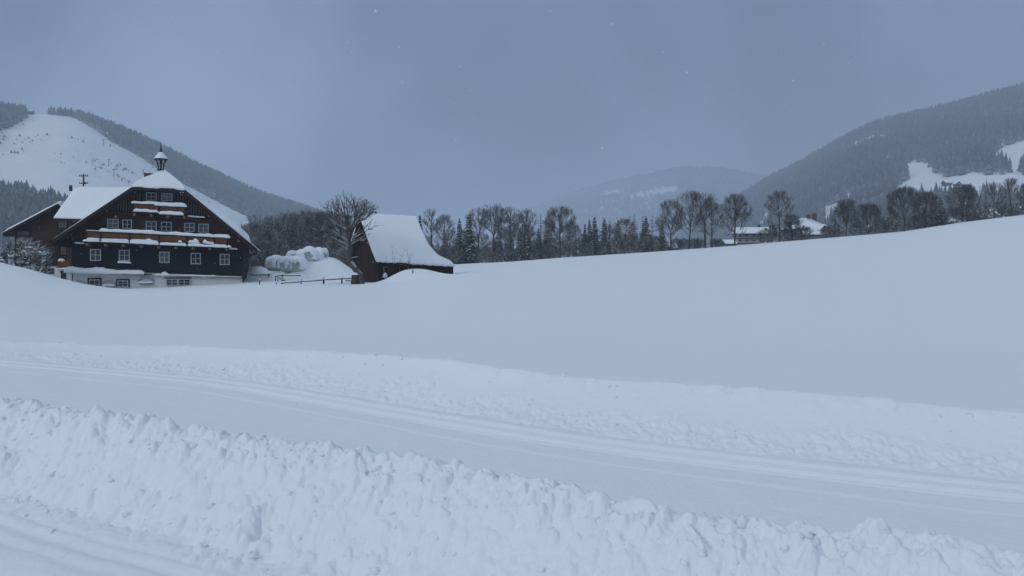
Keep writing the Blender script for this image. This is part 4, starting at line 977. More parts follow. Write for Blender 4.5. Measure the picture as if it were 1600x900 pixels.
def grow(seed, H, env, trunk, npts=900, step=.36, kill=.58, infl=4.0, iters=90, lean=0):
    """space colonisation inside env(zfrac)->radius; trunk: list of points; returns nodes, parents"""
    r = np.random.default_rng(seed); A_ = []
    zlo = env['z0']; zhi = 1.0
    while len(A_) < npts:
        z = r.uniform(zlo, zhi); R = env['r'](z); a = r.random()*6.28; q = math.sqrt(r.random())*(.55+.45*r.random()) if r.random() < .4 else r.uniform(.6, 1)**.5
        if R > 0: A_.append((q*R*H*math.cos(a)+env.get('cx', 0)*H, q*R*H*math.sin(a), z*H))
    A_ = np.array(A_); nodes = [np.array(trunk[0], float)]; par = [-1]
    for q in trunk[1:]:
        q = np.array(q, float); s = nodes[-1]; n = max(1, int(np.linalg.norm(q-s)/step)); p0 = s.copy()
        for i in range(1, n+1): nodes.append(p0+(q-p0)*i/n+r.normal(0, .03, 3)*(i < n)); par.append(len(nodes)-2)
    nodes = np.array(nodes); par = list(par)
    for it in range(iters):
        if len(A_) == 0: break
        D = ((A_[:, None]-nodes[None])**2).sum(2); nn = D.argmin(1); md = np.sqrt(D.min(1)); act = md < (infl if it > 3 else 99)
        if not act.any(): break
        new = []
        for k in np.unique(nn[act]):
            v = A_[act & (nn == k)]-nodes[k]; v = (v/np.linalg.norm(v, axis=1, keepdims=True)).sum(0); v = v/(np.linalg.norm(v)+1e-6)+np.array([0, 0, .28])+r.normal(0, .08, 3); v /= np.linalg.norm(v)
            new.append(nodes[k]+v*step); par.append(int(k))
        new = np.array(new); nodes = np.concatenate([nodes, new])
        D = np.sqrt(((A_[:, None]-new[None])**2).sum(2)).min(1); A_ = A_[D > kill]
    return nodes, np.array(par)
def woody(seed, H, env, trunk, r0, twig_n=4, twig_l=.9, twig_r=.016, npts=1500, step=.36, kill=.58, k_=(5, 3), up=.5, expo=2.3, droop=0, sub=2):
    nodes, par = grow(seed, H, env, trunk, npts, step, kill); n = len(nodes); r = np.random.default_rng(seed+99)
    w = np.zeros(n); ch = np.zeros(n, int)
    for i in range(n-1, 0, -1):
        if w[i] == 0: w[i] = 1
        w[par[i]] += w[i]; ch[par[i]] += 1
    rad = r0*(w/w[0])**(1/expo); rad = np.maximum(rad, .015)
    segs = np.concatenate([nodes[par[1:]], nodes[1:], np.minimum(rad[par[1:]], rad[1:]*1.5)[:, None], rad[1:, None]], 1)
    big = rad[1:] > .30*r0
    tw = []
    thin = np.where(rad < .16*r0+.03)[0]; C = nodes.mean(0)
    for i in thin:
        m = twig_n+(2 if ch[i] == 0 else 0)
        out_ = nodes[i]-np.array([C[0], C[1], C[2]*.6]); out_ /= np.linalg.norm(out_)+1e-6
        dr = nodes[i]-nodes[par[i]] if i else out_; dr = dr/(np.linalg.norm(dr)+1e-6)
        for _ in range(m):
            v = dr*.7+out_*.5+r.normal(0, .55, 3)+np.array([0, 0, up*.5]); v /= np.linalg.norm(v); l = twig_l*r.uniform(.5, 1.1)
            p = nodes[i]; q = p+v*l*.5; v2 = v+r.normal(0, .35, 3)+np.array([0, 0, up*.3-droop]); v2 /= np.linalg.norm(v2); s = q+v2*l*.5
            tw.append((*p, *q, twig_r*1.3, twig_r)); tw.append((*q, *s, twig_r, twig_r*.5))
            for __ in range(sub):
                f = r.uniform(.2, .95); b0 = p+(q-p)*f if r.random() < .5 else q+(s-q)*f; v3 = v+r.normal(0, .6, 3)+np.array([0, 0, up*.3]); v3 /= np.linalg.norm(v3)
                tw.append((*b0, *(b0+v3*l*r.uniform(.3, .6)), twig_r*.9, twig_r*.45))
    return segs[big], np.concatenate([segs[~big], np.array(tw)]) if len(tw) else segs[~big]
def fan_tree(seed, H, env, trunk, r0, limbs=46, zt=.55, leaders=3, a0=80, a1=22, side=.48, tr=.0125, twl=.8, dens=1.0):
    """trunk that divides into leaders; limbs ascend at an angle and fork finer and finer up to the crown outline"""
    r = np.random.default_rng(seed); T = []; C = []
    R = lambda z: env['r'](min(max(z/H, env['z0']+1e-3), .999))*H
    cx = env.get('cx', 0)*H
    def inside(p): return p[2] < H and env['z0']*H < p[2]+.6 and math.hypot(p[0]-cx*min(1, p[2]/(.5*H)), p[1]) < R(p[2])*(1+.10*math.sin(3*math.atan2(p[1], p[0])+seed+p[2]*.9))
    def run(p, v, L, ra, rb, lst, step, wob, up):
        pts = [p]; n = max(2, int(L/step)); v = v/np.linalg.norm(v)
        for i in range(n):
            v = v+r.normal(0, wob, 3)+np.array([0, 0, up]); v /= np.linalg.norm(v); q = pts[-1]+v*L/n
            if i > 0 and not inside(q): break
            f0, f1 = i/n, (i+1)/n; lst.append((*pts[-1], *q, ra+(rb-ra)*f0, ra+(rb-ra)*f1)); pts.append(q)
        return pts, v
    tpts = []
    P_ = [np.array(q, float) for q in trunk]
    for i in range(len(P_)-1):
        f0 = i/(len(P_)-1); ra, rb = r0*(1-.45*f0), r0*(1-.45*(i+1)/(len(P_)-1)); T.append((*P_[i], *P_[i+1], ra, rb)); tpts.append((P_[i+1], rb, P_[i+1]-P_[i]))
    starts = []
    for k in range(leaders):
        a = 6.283*k/leaders+r.random(); v = np.array([math.cos(a)*.28, math.sin(a)*.28, 1.])*(1 if leaders > 1 else 1)
        if leaders == 1: v = np.array([0, 0, 1.])
        rr = r0*.5*(.85 if leaders > 1 else 1); pts, _ = run(P_[-1], v, H*.96-P_[-1][2], rr, .03, T, .7, .07, .06)
        for i, q in enumerate(pts[:-1]): starts.append((q, rr*(1-i/len(pts))+.02, 1.0))
    z0 = env['z0']*H
    for i in range(int(30*dens)):
        z = z0+(P_[-1][2]-z0)*r.random() if P_[-1][2] > z0 else P_[-1][2]
        zs = [p[2] for p in P_]; x = np.interp(z, zs, [p[0] for p in P_]); y = np.interp(z, zs, [p[1] for p in P_]); starts.append((np.array([x, y, z]), r0*.5, 2.0))
    ga = 0
    def side_br(pts, L, lev, base):
        for i in range(1+(int(len(pts)*.38) if lev == 1 else int(len(pts)*.15)), len(pts)):
            for _ in range((3 if r.random() < .5 else 2) if lev < 2 else (2 if r.random() < .45 else 1)):
                if r.random() > .92*dens: continue
                d = pts[i]-pts[i-1]; d = d/(np.linalg.norm(d)+1e-6); s_ = r.normal(0, 1, 3); s_ = s_-d*s_.dot(d); s_ /= np.linalg.norm(s_)+1e-6
                v = d*.80+s_*.62+np.array([0, 0, .22]); l = L*side*(1-.45*i/len(pts))*r.uniform(.6, 1.25)
                if lev >= 3 or l < .55:
                    l = max(.35, min(l, twl))*r.uniform(.7, 1.2); p = pts[i]; v /= np.linalg.norm(v); q = p+v*l*.55; w = v+r.normal(0, .25, 3)+np.array([0, 0, .15]); w /= np.linalg.norm(w)
                    C.append((*p, *q, tr*1.3, tr)); C.append((*q, *(q+w*l*.5), tr, tr*.5))
                    for _k in range(2): u_ = v+r.normal(0, .5, 3); u_ /= np.linalg.norm(u_); C.append((*q, *(q+u_*l*.45), tr*.9, tr*.5))
                    continue
                rr = max(tr*1.6, base*.5); pp, _ = run(pts[i], v, l, rr, tr*1.4, C, .42 if lev == 1 else .33, .13, .04); side_br(pp, l, lev+1, rr)
    S_ = []
    sz = sorted(starts, key=lambda q: q[0][2]); lo_, hi_ = sz[0][0][2], sz[-1][0][2]
    while len(S_) < limbs:
        zq = lo_+(hi_-lo_)*r.random(); S_.append(min(starts, key=lambda q: abs(q[0][2]-zq)+r.random()*.8))
    for k, (p, rad, kind) in enumerate(S_):
        ga += 2.4; f = (p[2]/H-env['z0'])/(1-env['z0']); an = math.radians(a0+(a1-a0)*max(0, min(1, f))**.8+r.normal(0, 7)); v = np.array([math.cos(ga)*math.sin(an), math.sin(ga)*math.sin(an), math.cos(an)])
        L = 0.; q = p.copy()
        while L < H*.75 and (inside(q) or L < .8): L += .4; q = p+v*L
        L *= r.uniform(.85, 1.02); rr = min(rad*.7, .035+.016*L); pp, _ = run(p, v, L, rr, tr*2, T if rr > .12 else C, .55, .08, .03); side_br(pp, L, 1, rr)
    for (q, rad, kd) in starts:
        if kd == 1.0: side_br([q, q+np.array([0, 0, .3])], 1.6, 2, .03)
    return np.array(T), np.array(C)
def tree_proto(name, parts, label, cat='tree'):
    o = empty(name, (0, 0, 0), 0, label=label, cat=cat)
    for nm, (V, Fc), mt in parts: link_mesh(nm, np_mesh(nm, V, Fc), M[mt], o)
    return o
class Kind:
    def __init__(s, name, parts, H, cat='tree'): s.name, s.parts, s.H, s.cat, s.me = name, parts, H, cat, None
    def place(s, x, y, z, h, label, group=None, rz=None, wx=1.0):
        if s.me is None:
            s.me = []
            for nm, (V, Fc), mt in s.parts:
                me = np_mesh(nm, V, Fc); me.materials.append(M[mt]); s.me.append((nm, me))
        o = bpy.data.objects.new(s.name, None); COL.objects.link(o); o.location = (x, y, z-.15); k = h/s.H; o.scale = (k*wx, k*wx, k)
        o.rotation_euler = (0, 0, random.random()*6.28 if rz is None else rz); props(o, label, s.cat, group)
        for nm, me in s.me:
            c = bpy.data.objects.new(nm, me); COL.objects.link(c); c.parent = o
        return o
def ell(z0, rmax, zc=.6, p=2.0, top=1.0):
    def f(z):
        t_ = (z-zc)/((top-zc) if z > zc else (zc-z0)); return rmax*max(0, 1-abs(t_)**p)**(1/p)
    return dict(z0=z0, r=f)
H = 16.0
def decid(seed, z0, rmax, zc, p, th, name='bare_tree', forked=False, tn=3, npts=1500, mt=('bark', 'twig')):
    r = random.Random(seed); tr = [(0, 0, -.3), (r.uniform(-.15, .15), 0, th*H*.5), (r.uniform(-.3, .3), r.uniform(-.3, .3), th*H)]
    a, b = fan_tree(seed, H, ell(z0, rmax, zc, p), tr, .34, limbs=npts, leaders=tn)
    return Kind(name, [('trunk', tubes(a, 6), mt[0]), ('crown', tubes(b, 3), mt[1])], H)
K_oval = decid(1, .20, .30, .62, 2.2, .42, tn=1, npts=44)
K_oval2 = decid(2, .20, .34, .64, 2.0, .34, tn=2, npts=46)
K_round = decid(3, .10, .46, .52, 2.4, .18, tn=3, npts=60)
K_round2 = decid(4, .07, .50, .50, 2.6, .14, tn=4, npts=66)
K_tall = decid(5, .34, .21, .76, 2.2, .55, tn=1, npts=30)
K_fan = decid(6, .30, .26, .82, 2.0, .45, tn=3, npts=32)
K_oval3 = decid(7, .16, .33, .60, 2.1, .48, tn=1, npts=50)
F_oval = Kind('bare_tree', [(n_, g_, 'twig_frosted' if n_ == 'crown' else m_) for n_, g_, m_ in K_oval.parts], H); F_oval2 = Kind('bare_tree', [(n_, g_, 'twig_frosted' if n_ == 'crown' else m_) for n_, g_, m_ in K_oval2.parts], H)
F_fan = Kind('bare_tree', [(n_, g_, 'twig_frosted' if n_ == 'crown' else m_) for n_, g_, m_ in K_fan.parts], H); F_round = Kind('bare_tree', [(n_, g_, 'twig_frosted' if n_ == 'crown' else m_) for n_, g_, m_ in K_round.parts], H)
K_bush = Kind('bare_shrub', [('stems', tubes(woody(8, 5, ell(.02, .62, .5, 2.2), [(0, 0, -.2), (0, 0, .3)], .16, twig_n=4, twig_l=.9, twig_r=.016, npts=420, step=.3, kill=.5)[1], 3), 'shrub')], 5, 'shrub')
# spruce and larch
def spruce(seed, H=16.0, R=.20, lev=30, name='spruce_tree', larch=False):
    r = np.random.default_rng(seed); V = []; Fq = []; tw = []
    for i in range(lev):
        f = (i+.5*r.random())/lev; z = H*(.06+.93*f); rad = H*R*(1-f)**.85*(.8+.4*r.random())+.12
        n = int(7+4*(1-f)) if not larch else int(5+3*(1-f))
        for j in range(n):
            a = 6.283*(j+r.random()*.8)/n; l = rad*(.65+.5*r.random()); dx, dy = math.cos(a), math.sin(a)
            if larch:
                p = np.array([0, 0, z]); q = p+np.array([dx, dy, .05+.15*r.random()])*l*.6; s = q+np.array([dx, dy, .25])*l*.45
                tw.append((*p, *q, .035, .022)); tw.append((*q, *s, .022, .01))
                for _ in range(int(7+l*6)):
                    t_ = r.uniform(.15, 1); b0 = p+(q-p)*t_/.6 if t_ < .6 else q+(s-q)*(t_-.6)/.4; v = np.array([r.normal(0, .5), r.normal(0, .5), -.5*r.random()+.1]); tw.append((*b0, *(b0+v*.55), .016, .008))
                continue
            m = 4; w = .16+.16*l; dr = -.30-.25*(1-f)
            b0 = len(V)
            for q in range(m+1):
                t_ = q/m; x = l*t_; zz_ = z+dr*l*t_**1.3+.12*l*t_**3; ww = w*(1-.85*t_**2)*(1+.5*(r.random()-.5))
                V += [(dx*x-dy*ww, dy*x+dx*ww, zz_-.10-.18*ww*r.random()), (dx*x, dy*x, zz_+.05), (dx*x+dy*ww, dy*x-dx*ww, zz_-.10-.18*ww*r.random())]
            for q in range(m):
                c = b0+q*3; Fq += [(c, c+1, c+4, c+3), (c+1, c+2, c+5, c+4)]
            for q in range(int(3+l*3)):   # hanging side twigs
                t_ = r.uniform(.2, 1); x = l*t_; zz_ = z+dr*l*t_**1.3; sd = r.choice([-1, 1]); b1_ = len(V); ww = w*(1-.6*t_)
                V += [(dx*x, dy*x, zz_), (dx*(x+.15)-dy*ww*sd*1.6, dy*(x+.15)+dx*ww*sd*1.6, zz_-.12), (dx*(x+.2)-dy*ww*sd, dy*(x+.2)+dx*ww*sd, zz_-.42), (dx*x, dy*x, zz_-.2)]; Fq.append((b1_, b1_+1, b1_+2, b1_+3))
    tr = tubes([(0, 0, -.3, 0, 0, H*.5, .22, .13), (0, 0, H*.5, 0, 0, H, .13, .015)], 7)
    if larch: return Kind('larch_tree', [('trunk', tr, 'bark'), ('crown', tubes(tw, 3), 'larch')], H)
    return Kind(name, [('trunk', tr, 'bark'), ('crown', (np.array(V), np.array(Fq)), 'needles')], H)
K_sp = spruce(11, R=.17); K_sp2 = spruce(12, R=.22, lev=27); K_la = spruce(13, R=.17, lev=26, larch=True); K_la2 = spruce(14, R=.20, lev=24, larch=True)

def plant(kind, u, vt, vb, d, label, group=None, w=1.0, wx=None):
    x, y, _ = P(u, vb, d); g0 = gz(x, y); h = P(u, vt, d)[2]-g0
    return kind.place(x, y, g0, max(h, .5), label, group, None, w)
LM = [(656, 'the old barn roof'), (674, 'the thin small crowned tree'), (697, 'the third tree past the barn'), (725, 'the snow dusted spruce'), (748, 'the ragged dark spruce'), (772, 'the flat topped tallest tree'), (797, 'the narrow upright tree'), (818, 'the fan crowned tree'), (848, 'the feathery larch'),
      (875, 'the big oval crowned tree'), (900, 'the low tree beside the oval crown'), (925, 'the darkest spruce pair'), (957, 'the two slim trees in the gap'), (988, 'the tallest larch'), (1015, 'the last two larches'), (1040, 'the leftmost tall tree'), (1070, 'the tallest domed tree'), (1095, 'the slim trunked tall tree'), (1120, 'the fourth tall tree'),
      (1190, 'the right end of the white chalet'), (1225, 'the tall narrow tree'), (1245, 'the low broad dome tree'), (1270, 'the hipped roof house'), (1298, 'the pointed gable house'), (1335, 'the rounded dome tree'), (1357, 'the tree left of the cabin'), (1385, 'the brown cabin'), (1413, 'the largest right hand tree'), (1445, 'the dense dark tree'),
      (1462, 'the wedged spruce'), (1485, 'the low shed'), (1510, 'the dark dome tree'), (1535, 'the whitened larches'), (1560, 'the long snowy roof'), (1585, 'the last tree at the right')]
LB = [(390, 'the right eave of the farmhouse'), (404, 'the snow laced tree by the eave'), (425, 'the left end of the bale heap'), (440, 'the lower bales'), (455, 'the middle of the bale heap'), (470, 'the upper left bales'), (485, 'the topmost bale'), (502, 'the right end of the bale heap'), (522, 'the long slope of the snow heap'), (545, 'the gnarled fruit tree'), (565, 'the barn gable')]
SEEN = {}
def lab(text, u, marks=None):
    q = sorted(marks or LM, key=lambda m: abs(m[0]-u)); a = q[0]; side = 'just left of' if u < a[0]-2.5 else ('just right of' if u > a[0]+2.5 else 'directly behind')
    s_ = '%s %s %s' % (text, side, a[1])
    if s_ in SEEN:
        b_ = next(m for m in q[1:] if (m[0]-u)*(a[0]-u) <= 0 or m is q[2]); t_ = '%s between %s and %s' % (text, a[1], b_[1])
        if len(t_.split()) <= 16: s_ = t_
    SEEN[s_] = 1; return s_
# the row from the old barn to the valley mouth (photo column, top row, base row, depth)
row = [
 (K_sp, 656, 333, 412, 172, 'slim spruce just right of the old barn roof', .9),
 (K_tall, 674, 326, 413, 170, 'thin bare tree with small crown, first tall one right of the old barn', .9),
 (F_oval, 695, 334, 413, 166, 'bare oval tree with snow on its lower branches, third tree right of the old barn', .8),
 (K_sp2, 718, 338, 411, 172, 'snow dusted spruce between two bare trees right of the old barn', .75),
 (K_sp2, 733, 331, 411, 168, 'dark spruce with ragged top at the left of the densest clump', 1.0),
 (F_fan, 748, 323, 410, 172, 'bare tree rising just behind the dark ragged spruce', .9),
 (K_fan, 770, 318, 410, 164, 'tallest bare tree of the clump right of the old barn, flat topped crown', 1.15),
 (K_tall, 783, 324, 409, 168, 'slender bare tree leaning against the flat topped crown', .7),
 (K_tall, 797, 322, 409, 165, 'bare tree with narrow upright crown in mid row', 1.0),
 (K_sp, 797, 354, 409, 162, 'small spruce at the foot of the narrow upright bare tree', 1.0),
 (K_fan, 818, 325, 408, 170, 'bare tree with fan crown above a pair of dark spruces', 1.1),
 (K_sp2, 813, 352, 408, 163, 'left one of two dark spruces under the fan crowned tree', .9),
 (K_sp2, 824, 350, 408, 163, 'right one of two dark spruces under the fan crowned tree', .9),
 (K_la, 845, 333, 406, 170, 'larch with feathery bare twigs left of the big round bare tree', 1.0),
 (K_la, 854, 338, 406, 172, 'thinner larch close beside the big round bare tree', .9),
 (K_oval3, 875, 321, 405, 160, 'big bare tree with full oval crown standing alone in mid row', 1.05),
 (F_oval, 900, 350, 403, 172, 'low bare tree right of the big oval crown', .7),
 (K_sp, 914, 347, 402, 168, 'smaller spruce left of the darkest spruce pair', .9),
 (K_sp2, 921, 340, 402, 170, 'left spruce of the darkest pair in mid row', .8),
 (K_sp, 929, 336, 401, 164, 'pointed very dark spruce, right one of the darkest pair', 1.1),
 (K_fan, 951, 349, 400, 178, 'small slim bare tree in the gap before the larches', .75),
 (K_tall, 963, 352, 399, 180, 'smaller of two slim bare trees in the gap before the larches', .7),
 (K_la2, 984, 335, 398, 172, 'leftmost larch of the larch group in the middle distance', 1.0),
 (K_la, 991, 333, 398, 170, 'tallest larch of the group in the middle distance', 1.1),
 (K_la, 1004, 335, 397, 172, 'third larch of the group, thin and pointed', .9),
 (K_la2, 1019, 334, 396, 170, 'last larch of the group before the tall bare trees', .9),
 (K_sp, 1034, 345, 395, 166, 'snowy spruce left of the four tall bare trees', 1.2),
 (K_oval2, 1048, 311, 392, 158, 'leftmost of the four tall bare trees in the open', .95),
 (K_oval2, 1077, 297, 389, 156, 'tallest bare tree of the right hand group with wide domed crown', .90),
 (K_fan, 1102, 299, 388, 158, 'bare tree with a slim trunk next to the tallest domed one', 1.1),
 (K_oval, 1112, 314, 388, 155, 'bare tree with spreading low limbs, fourth of the tall group', .95),
 (K_oval3, 1148, 301, 385, 148, 'lone bare tree with perfect oval crown left of the white chalet', .95),
 (K_oval, 1218, 297, 379, 150, 'tall narrow bare tree right of the white chalet', 1.0),
 (K_round2, 1238, 335, 377, 152, 'low broad bare tree with dark dense dome left of the hipped roof', .72),
 (K_round, 1207, 350, 380, 150, 'low bushy bare tree partly hiding the right side of the white chalet', .6),
 (K_round, 1322, 311, 371, 150, 'broad bare tree with rounded dark dome on the field edge', .95),
 (K_round2, 1357, 317, 367, 148, 'broad bare tree beside the rounded one, left of the brown cabin', .9),
 (K_round, 1413, 291, 362, 146, 'largest dark bare tree of the right field edge, right of the brown cabin', .85),
 (K_round2, 1445, 299, 359, 150, 'dense dark bare tree joined to the right of the largest one', .82),
 (K_sp2, 1470, 304, 356, 156, 'dark spruce wedged between two broad bare trees', 1.0),
 (K_round2, 1503, 287, 350, 148, 'broad dark dome shaped bare tree before the long snowy roof', .80),
 (K_la2, 1531, 288, 348, 160, 'whitened larch right of the dark dome shaped tree', .9),
 (K_la, 1540, 296, 347, 162, 'smaller whitened larch right of the dark dome shaped tree', .9),
 (K_fan, 1553, 283, 342, 150, 'slim bare tree standing before the long snowy roof', .8),
 (K_oval, 1580, 277, 338, 146, 'bare tree at the far right end of the field edge', .95),
 (K_oval2, 1603, 286, 336, 148, 'bare tree cut by the right edge of the photo', .8),
 (K_sp2, 1618, 292, 336, 156, 'spruce just past the right edge of the photo', .8),
]
for kd, u, vt, vb, d, lb_, w in row: plant(kd, u, vt, vb, d, lb_, 'trees in a row along the field edge', w)
# tree wall between the farmhouse and the old barn
wood = [(F_round, 404, 346, 130, 'snow laced bare tree beside the right eave of the farmhouse'), (F_oval, 425, 336, 140, 'bare tree behind the left end of the bale heap'),
        (K_oval2, 452, 332, 142, 'dark bare tree above the middle of the bale heap'), (F_oval2, 478, 326, 146, 'highest domed bare tree behind the bale heap'),
        (K_round, 502, 332, 142, 'broad bare tree behind the right end of the bale heap'), (K_oval, 522, 330, 150, 'bare tree half hidden by the gnarled fruit tree')]
for kd, u, vt, d, lb_ in wood: plant(kd, u, vt, 420, d, lb_, 'bare trees between farmhouse and barn', 1.0)
gl = 'bare tree in the dense dark wood between the farmhouse and the old barn'
for i in range(13):
    u = 388+i*13+random.uniform(-5, 5); kd = random.choice([F_oval, F_oval2, F_fan, F_oval, K_oval]); plant(kd, u, random.uniform(326, 350), 418, random.uniform(150, 200), lab('bare tree in the dark wood', u, LB), 'wood behind the bale heap', random.uniform(.9, 1.2))
for i in range(9):
    u = 392+i*19+random.uniform(-7, 7); plant(random.choice([K_sp, K_sp2]), u, random.uniform(340, 372), 418, random.uniform(160, 190), lab('spruce in the dark wood', u, LB), 'spruces behind the bale heap', 1.1)
plant(K_sp, 587, 326, 415, 180, 'spruce whose tip shows above the left end of the old barn roof', 'spruces behind the old barn', 1.0)
plant(K_sp, 565, 328, 415, 190, 'spruce behind the gnarled tree at the left end of the old barn roof', 'spruces behind the old barn', 1.0)
for i in range(34):
    u = 655+i*10.9+random.uniform(-6, 6); vb = np.interp(u, [650, 708, 1040], [415, 413, 393]); kd = random.choice([K_sp, F_oval, F_fan, K_sp2, K_la, F_oval2, F_fan, K_fan, K_sp])
    sp = kd in (K_sp, K_sp2)
    plant(kd, u, vb-random.uniform(34, 62), vb, random.uniform(172, 235), lab('back row snowy %s' % ('spruce' if sp else 'larch' if kd is K_la else 'bare tree'), u), 'back rows of the tree line, %s' % ('spruces' if sp else 'larches' if kd is K_la else 'bare trees'), random.uniform(.8, 1.3))
for i in range(34):
    u = 652+i*11.4+random.uniform(-5, 5); vb = np.interp(u, [650, 708, 1040], [415, 413, 393]); plant(K_bush, u, vb-random.uniform(14, 30), vb, random.uniform(158, 185), lab('snow laced undergrowth shrub', u), 'undergrowth of the tree line', 1.2)
for i in range(14):
    u = 388+i*12.4; plant(K_bush, u, random.uniform(385, 400), 417, random.uniform(118, 140), lab('snow laced undergrowth shrub', u, LB), 'undergrowth behind the bale heap', 1.2)
for i, u in enumerate((1057, 1068, 1085, 1092, 1117, 1124)): plant(K_bush, u, 373, 389, 162, lab('small bare bush among trunks', u), 'bushes under the tall trees', 1.0)
for i, u in enumerate((1199, 1228, 1246, 1256)): plant(K_bush, u, 360-random.uniform(0, 8), 377, 156, lab('low bare bush', u), 'bushes by the white chalet', 1.2)
for i, u in enumerate((1296, 1303, 1340, 1376, 1392, 1428, 1436, 1458, 1462, 1484, 1515, 1524, 1562, 1570, 1596)): plant(K_bush, u, np.interp(u, [1290, 1600], [358, 318])-random.uniform(0, 9), 365, 158, lab('dark field edge bush', u), 'bushes along the right field edge', 1.3)

# gnarled fruit tree at the barn
fx, fy, _ = P(566, 440, 67.0); g0 = gz(fx, fy); s_ = 67/F
def tp_(u, v): return ((u-566)*s_, 0, P(566, v, 67)[2]-g0)
trunk = [(0, 0, -.3), tp_(563, 431), (tp_(556, 421)[0], -.1, tp_(556, 421)[2]), tp_(548, 410), (tp_(546, 398)[0], .15, tp_(546, 398)[2]), tp_(548, 386), (tp_(546, 376)[0], -.1, tp_(546, 376)[2])]
Hf = tp_(548, 306)[2]; env = dict(z0=.36, cx=tp_(545, 0)[0]/Hf, r=lambda z: (.30*max(0, 1-abs((z-.64)/.37)**2.2)**.5))
env = dict(z0=.36, cx=tp_(545, 0)[0]/Hf, r=lambda z: (.33*max(0, 1-abs((z-.66)/.36)**2.2)**.5))
a, b = fan_tree(31, Hf, env, trunk, .30, limbs=44, leaders=3, a0=78, a1=30, side=.50, tr=.009, twl=.6)
low = []
def limb(pts, r0, r1):
    for i in range(len(pts)-1):
        p, q = tp_(*pts[i]), tp_(*pts[i+1]); f0 = r0+(r1-r0)*i/(len(pts)-1); f1 = r0+(r1-r0)*(i+1)/(len(pts)-1); low.append((p[0], p[1]-.05*i, p[2], q[0], q[1]-.05*(i+1), q[2], f0, f1))
limb([(548, 410), (542, 403), (533, 400), (524, 391)], .09, .03); limb([(547, 404), (556, 402), (560, 401)], .07, .03); limb([(548, 396), (538, 392), (531, 390), (526, 393)], .08, .02)
limb([(546, 384), (560, 365), (574, 352), (583, 343)], .05, .012); limb([(546, 380), (562, 372), (580, 364)], .06, .012); limb([(546, 380), (530, 366), (520, 358)], .07, .015)
fruit = empty('fruit_tree', (fx, fy, g0), 0, label='gnarled bare fruit tree with crooked trunk leaning beside the old barn', cat='tree')
V, Fc = tubes(np.concatenate([a, np.array(low)]), 8); link_mesh('trunk', np_mesh('trunk', V, Fc), mat('old_bark', (.10, .09, .085), .9, noise=(5, .7, (.05, .045, .04)), snow=(.3, .4, .8)), fruit, True)
V, Fc = tubes(b, 3); link_mesh('crown', np_mesh('crown', V, Fc), M['twig'], fruit)
st = empty('tree_stump', (fx-.55, fy-.1, gz(fx-.55, fy)), 0, label='thick dark stump at the foot of the gnarled fruit tree', cat='stump')
mb = MB(); mb.lathe([(.42, -.5), (.40, 0), (.37, .3), (.34, .6), (.32, .80), (0, .82)], (0, 0), 14); mb.build('trunk', M['bark'], st); mb = MB(); mb.lathe([(.34, .79), (.33, .87), (.2, .97), (0, 1.01)], (0, 0), 12); mb.build('snow_cap', M['roof_snow'], st, True)
# snow laden shrub at the left edge, saplings in the mound
K_snowbush = Kind('snowy_shrub', [], 4.2, 'shrub')
sx, sy, _ = P(36, 420, 69); g0 = gz(sx, sy)
a, b = woody(41, 3.6, ell(.05, .62, .5, 2.2), [(0, 0, -.3), (0, 0, .5)], .10, twig_n=3, twig_l=.7, twig_r=.018, npts=420, step=.22, kill=.42, up=.5, sub=1)
sh = empty('snowy_shrub', (sx, sy, g0-.1), 0, label='bare shrub laden with snow clumps at the left edge before the brown barn', cat='shrub')
V, Fc = tubes(np.concatenate([a, b]), 4); link_mesh('stems', np_mesh('stems', V, Fc), M['bark_snowy'], sh)
mb = MB(); rr = random.Random(4); nb_ = b[b[:, 6] > .019]
for i in range(150):
    q = nb_[rr.randrange(len(nb_))]; c = (q[:3]+q[3:6])/2; R = rr.uniform(.05, .17)*(1.6 if i % 9 == 0 else 1)
    k = 7; vs = []; 
    for zi, (zz_, rq) in enumerate(((-.35, .55), (0, 1), (.4, .8), (.62, .3))):
        for j in range(k): t_ = 6.283*j/k; w_ = rq*R*(1+.25*math.sin(3*t_+i)); vs.append((c[0]+w_*1.3*math.cos(t_), c[1]+w_*math.sin(t_), c[2]+zz_*R+.03))
    mb.add(vs, [(zi*k+j, zi*k+(j+1) % k, (zi+1)*k+(j+1) % k, (zi+1)*k+j) for zi in range(3) for j in range(k)]+[tuple(range(k-1, -1, -1)), tuple(3*k+j for j in range(k))])
mb.build('snow_clumps', M['roof_snow'], sh, True)
for u, vt, vb, d, lab in ((612, 385, 424, 67.5, 'thin bare sapling in front of the left part of the barn roof'), (637, 390, 423, 66.5, 'forked bare sapling sticking out of the mound before the barn'), (645, 415, 425, 65.5, 'tiny twiggy sprout near the top of the mound before the barn')):
    x, y, _ = P(u, vb, d); g1 = gz(x, y); h = P(u, vt, d)[2]-g1
    h = max(h, .5)
    sg = []; rr = random.Random(u)
    for q in range(4):
        p = np.array([0, 0, -.1]); v = np.array([rr.uniform(-.25, .25), rr.uniform(-.2, .2), 1.]); m_ = 5
        for i in range(m_):
            n_ = p+v*h/m_*(1-.12*q); sg.append((*p, *n_, .014*(1-i/m_*.7), .014*(1-(i+1)/m_*.7)))
            for w_ in range(2): sg.append((*n_, *(n_+np.array([rr.uniform(-.3, .3), rr.uniform(-.3, .3), rr.uniform(.1, .35)])*h*.4), .007, .004))
            p = n_; v = v+np.array([rr.uniform(-.25, .25), rr.uniform(-.2, .2), 0])
    V, Fc = tubes(sg, 4); o = link_mesh('sapling', np_mesh('sapling', V, Fc), M['bark'], None, False, label=lab, cat='sapling'); o.location = (x, y, g1)

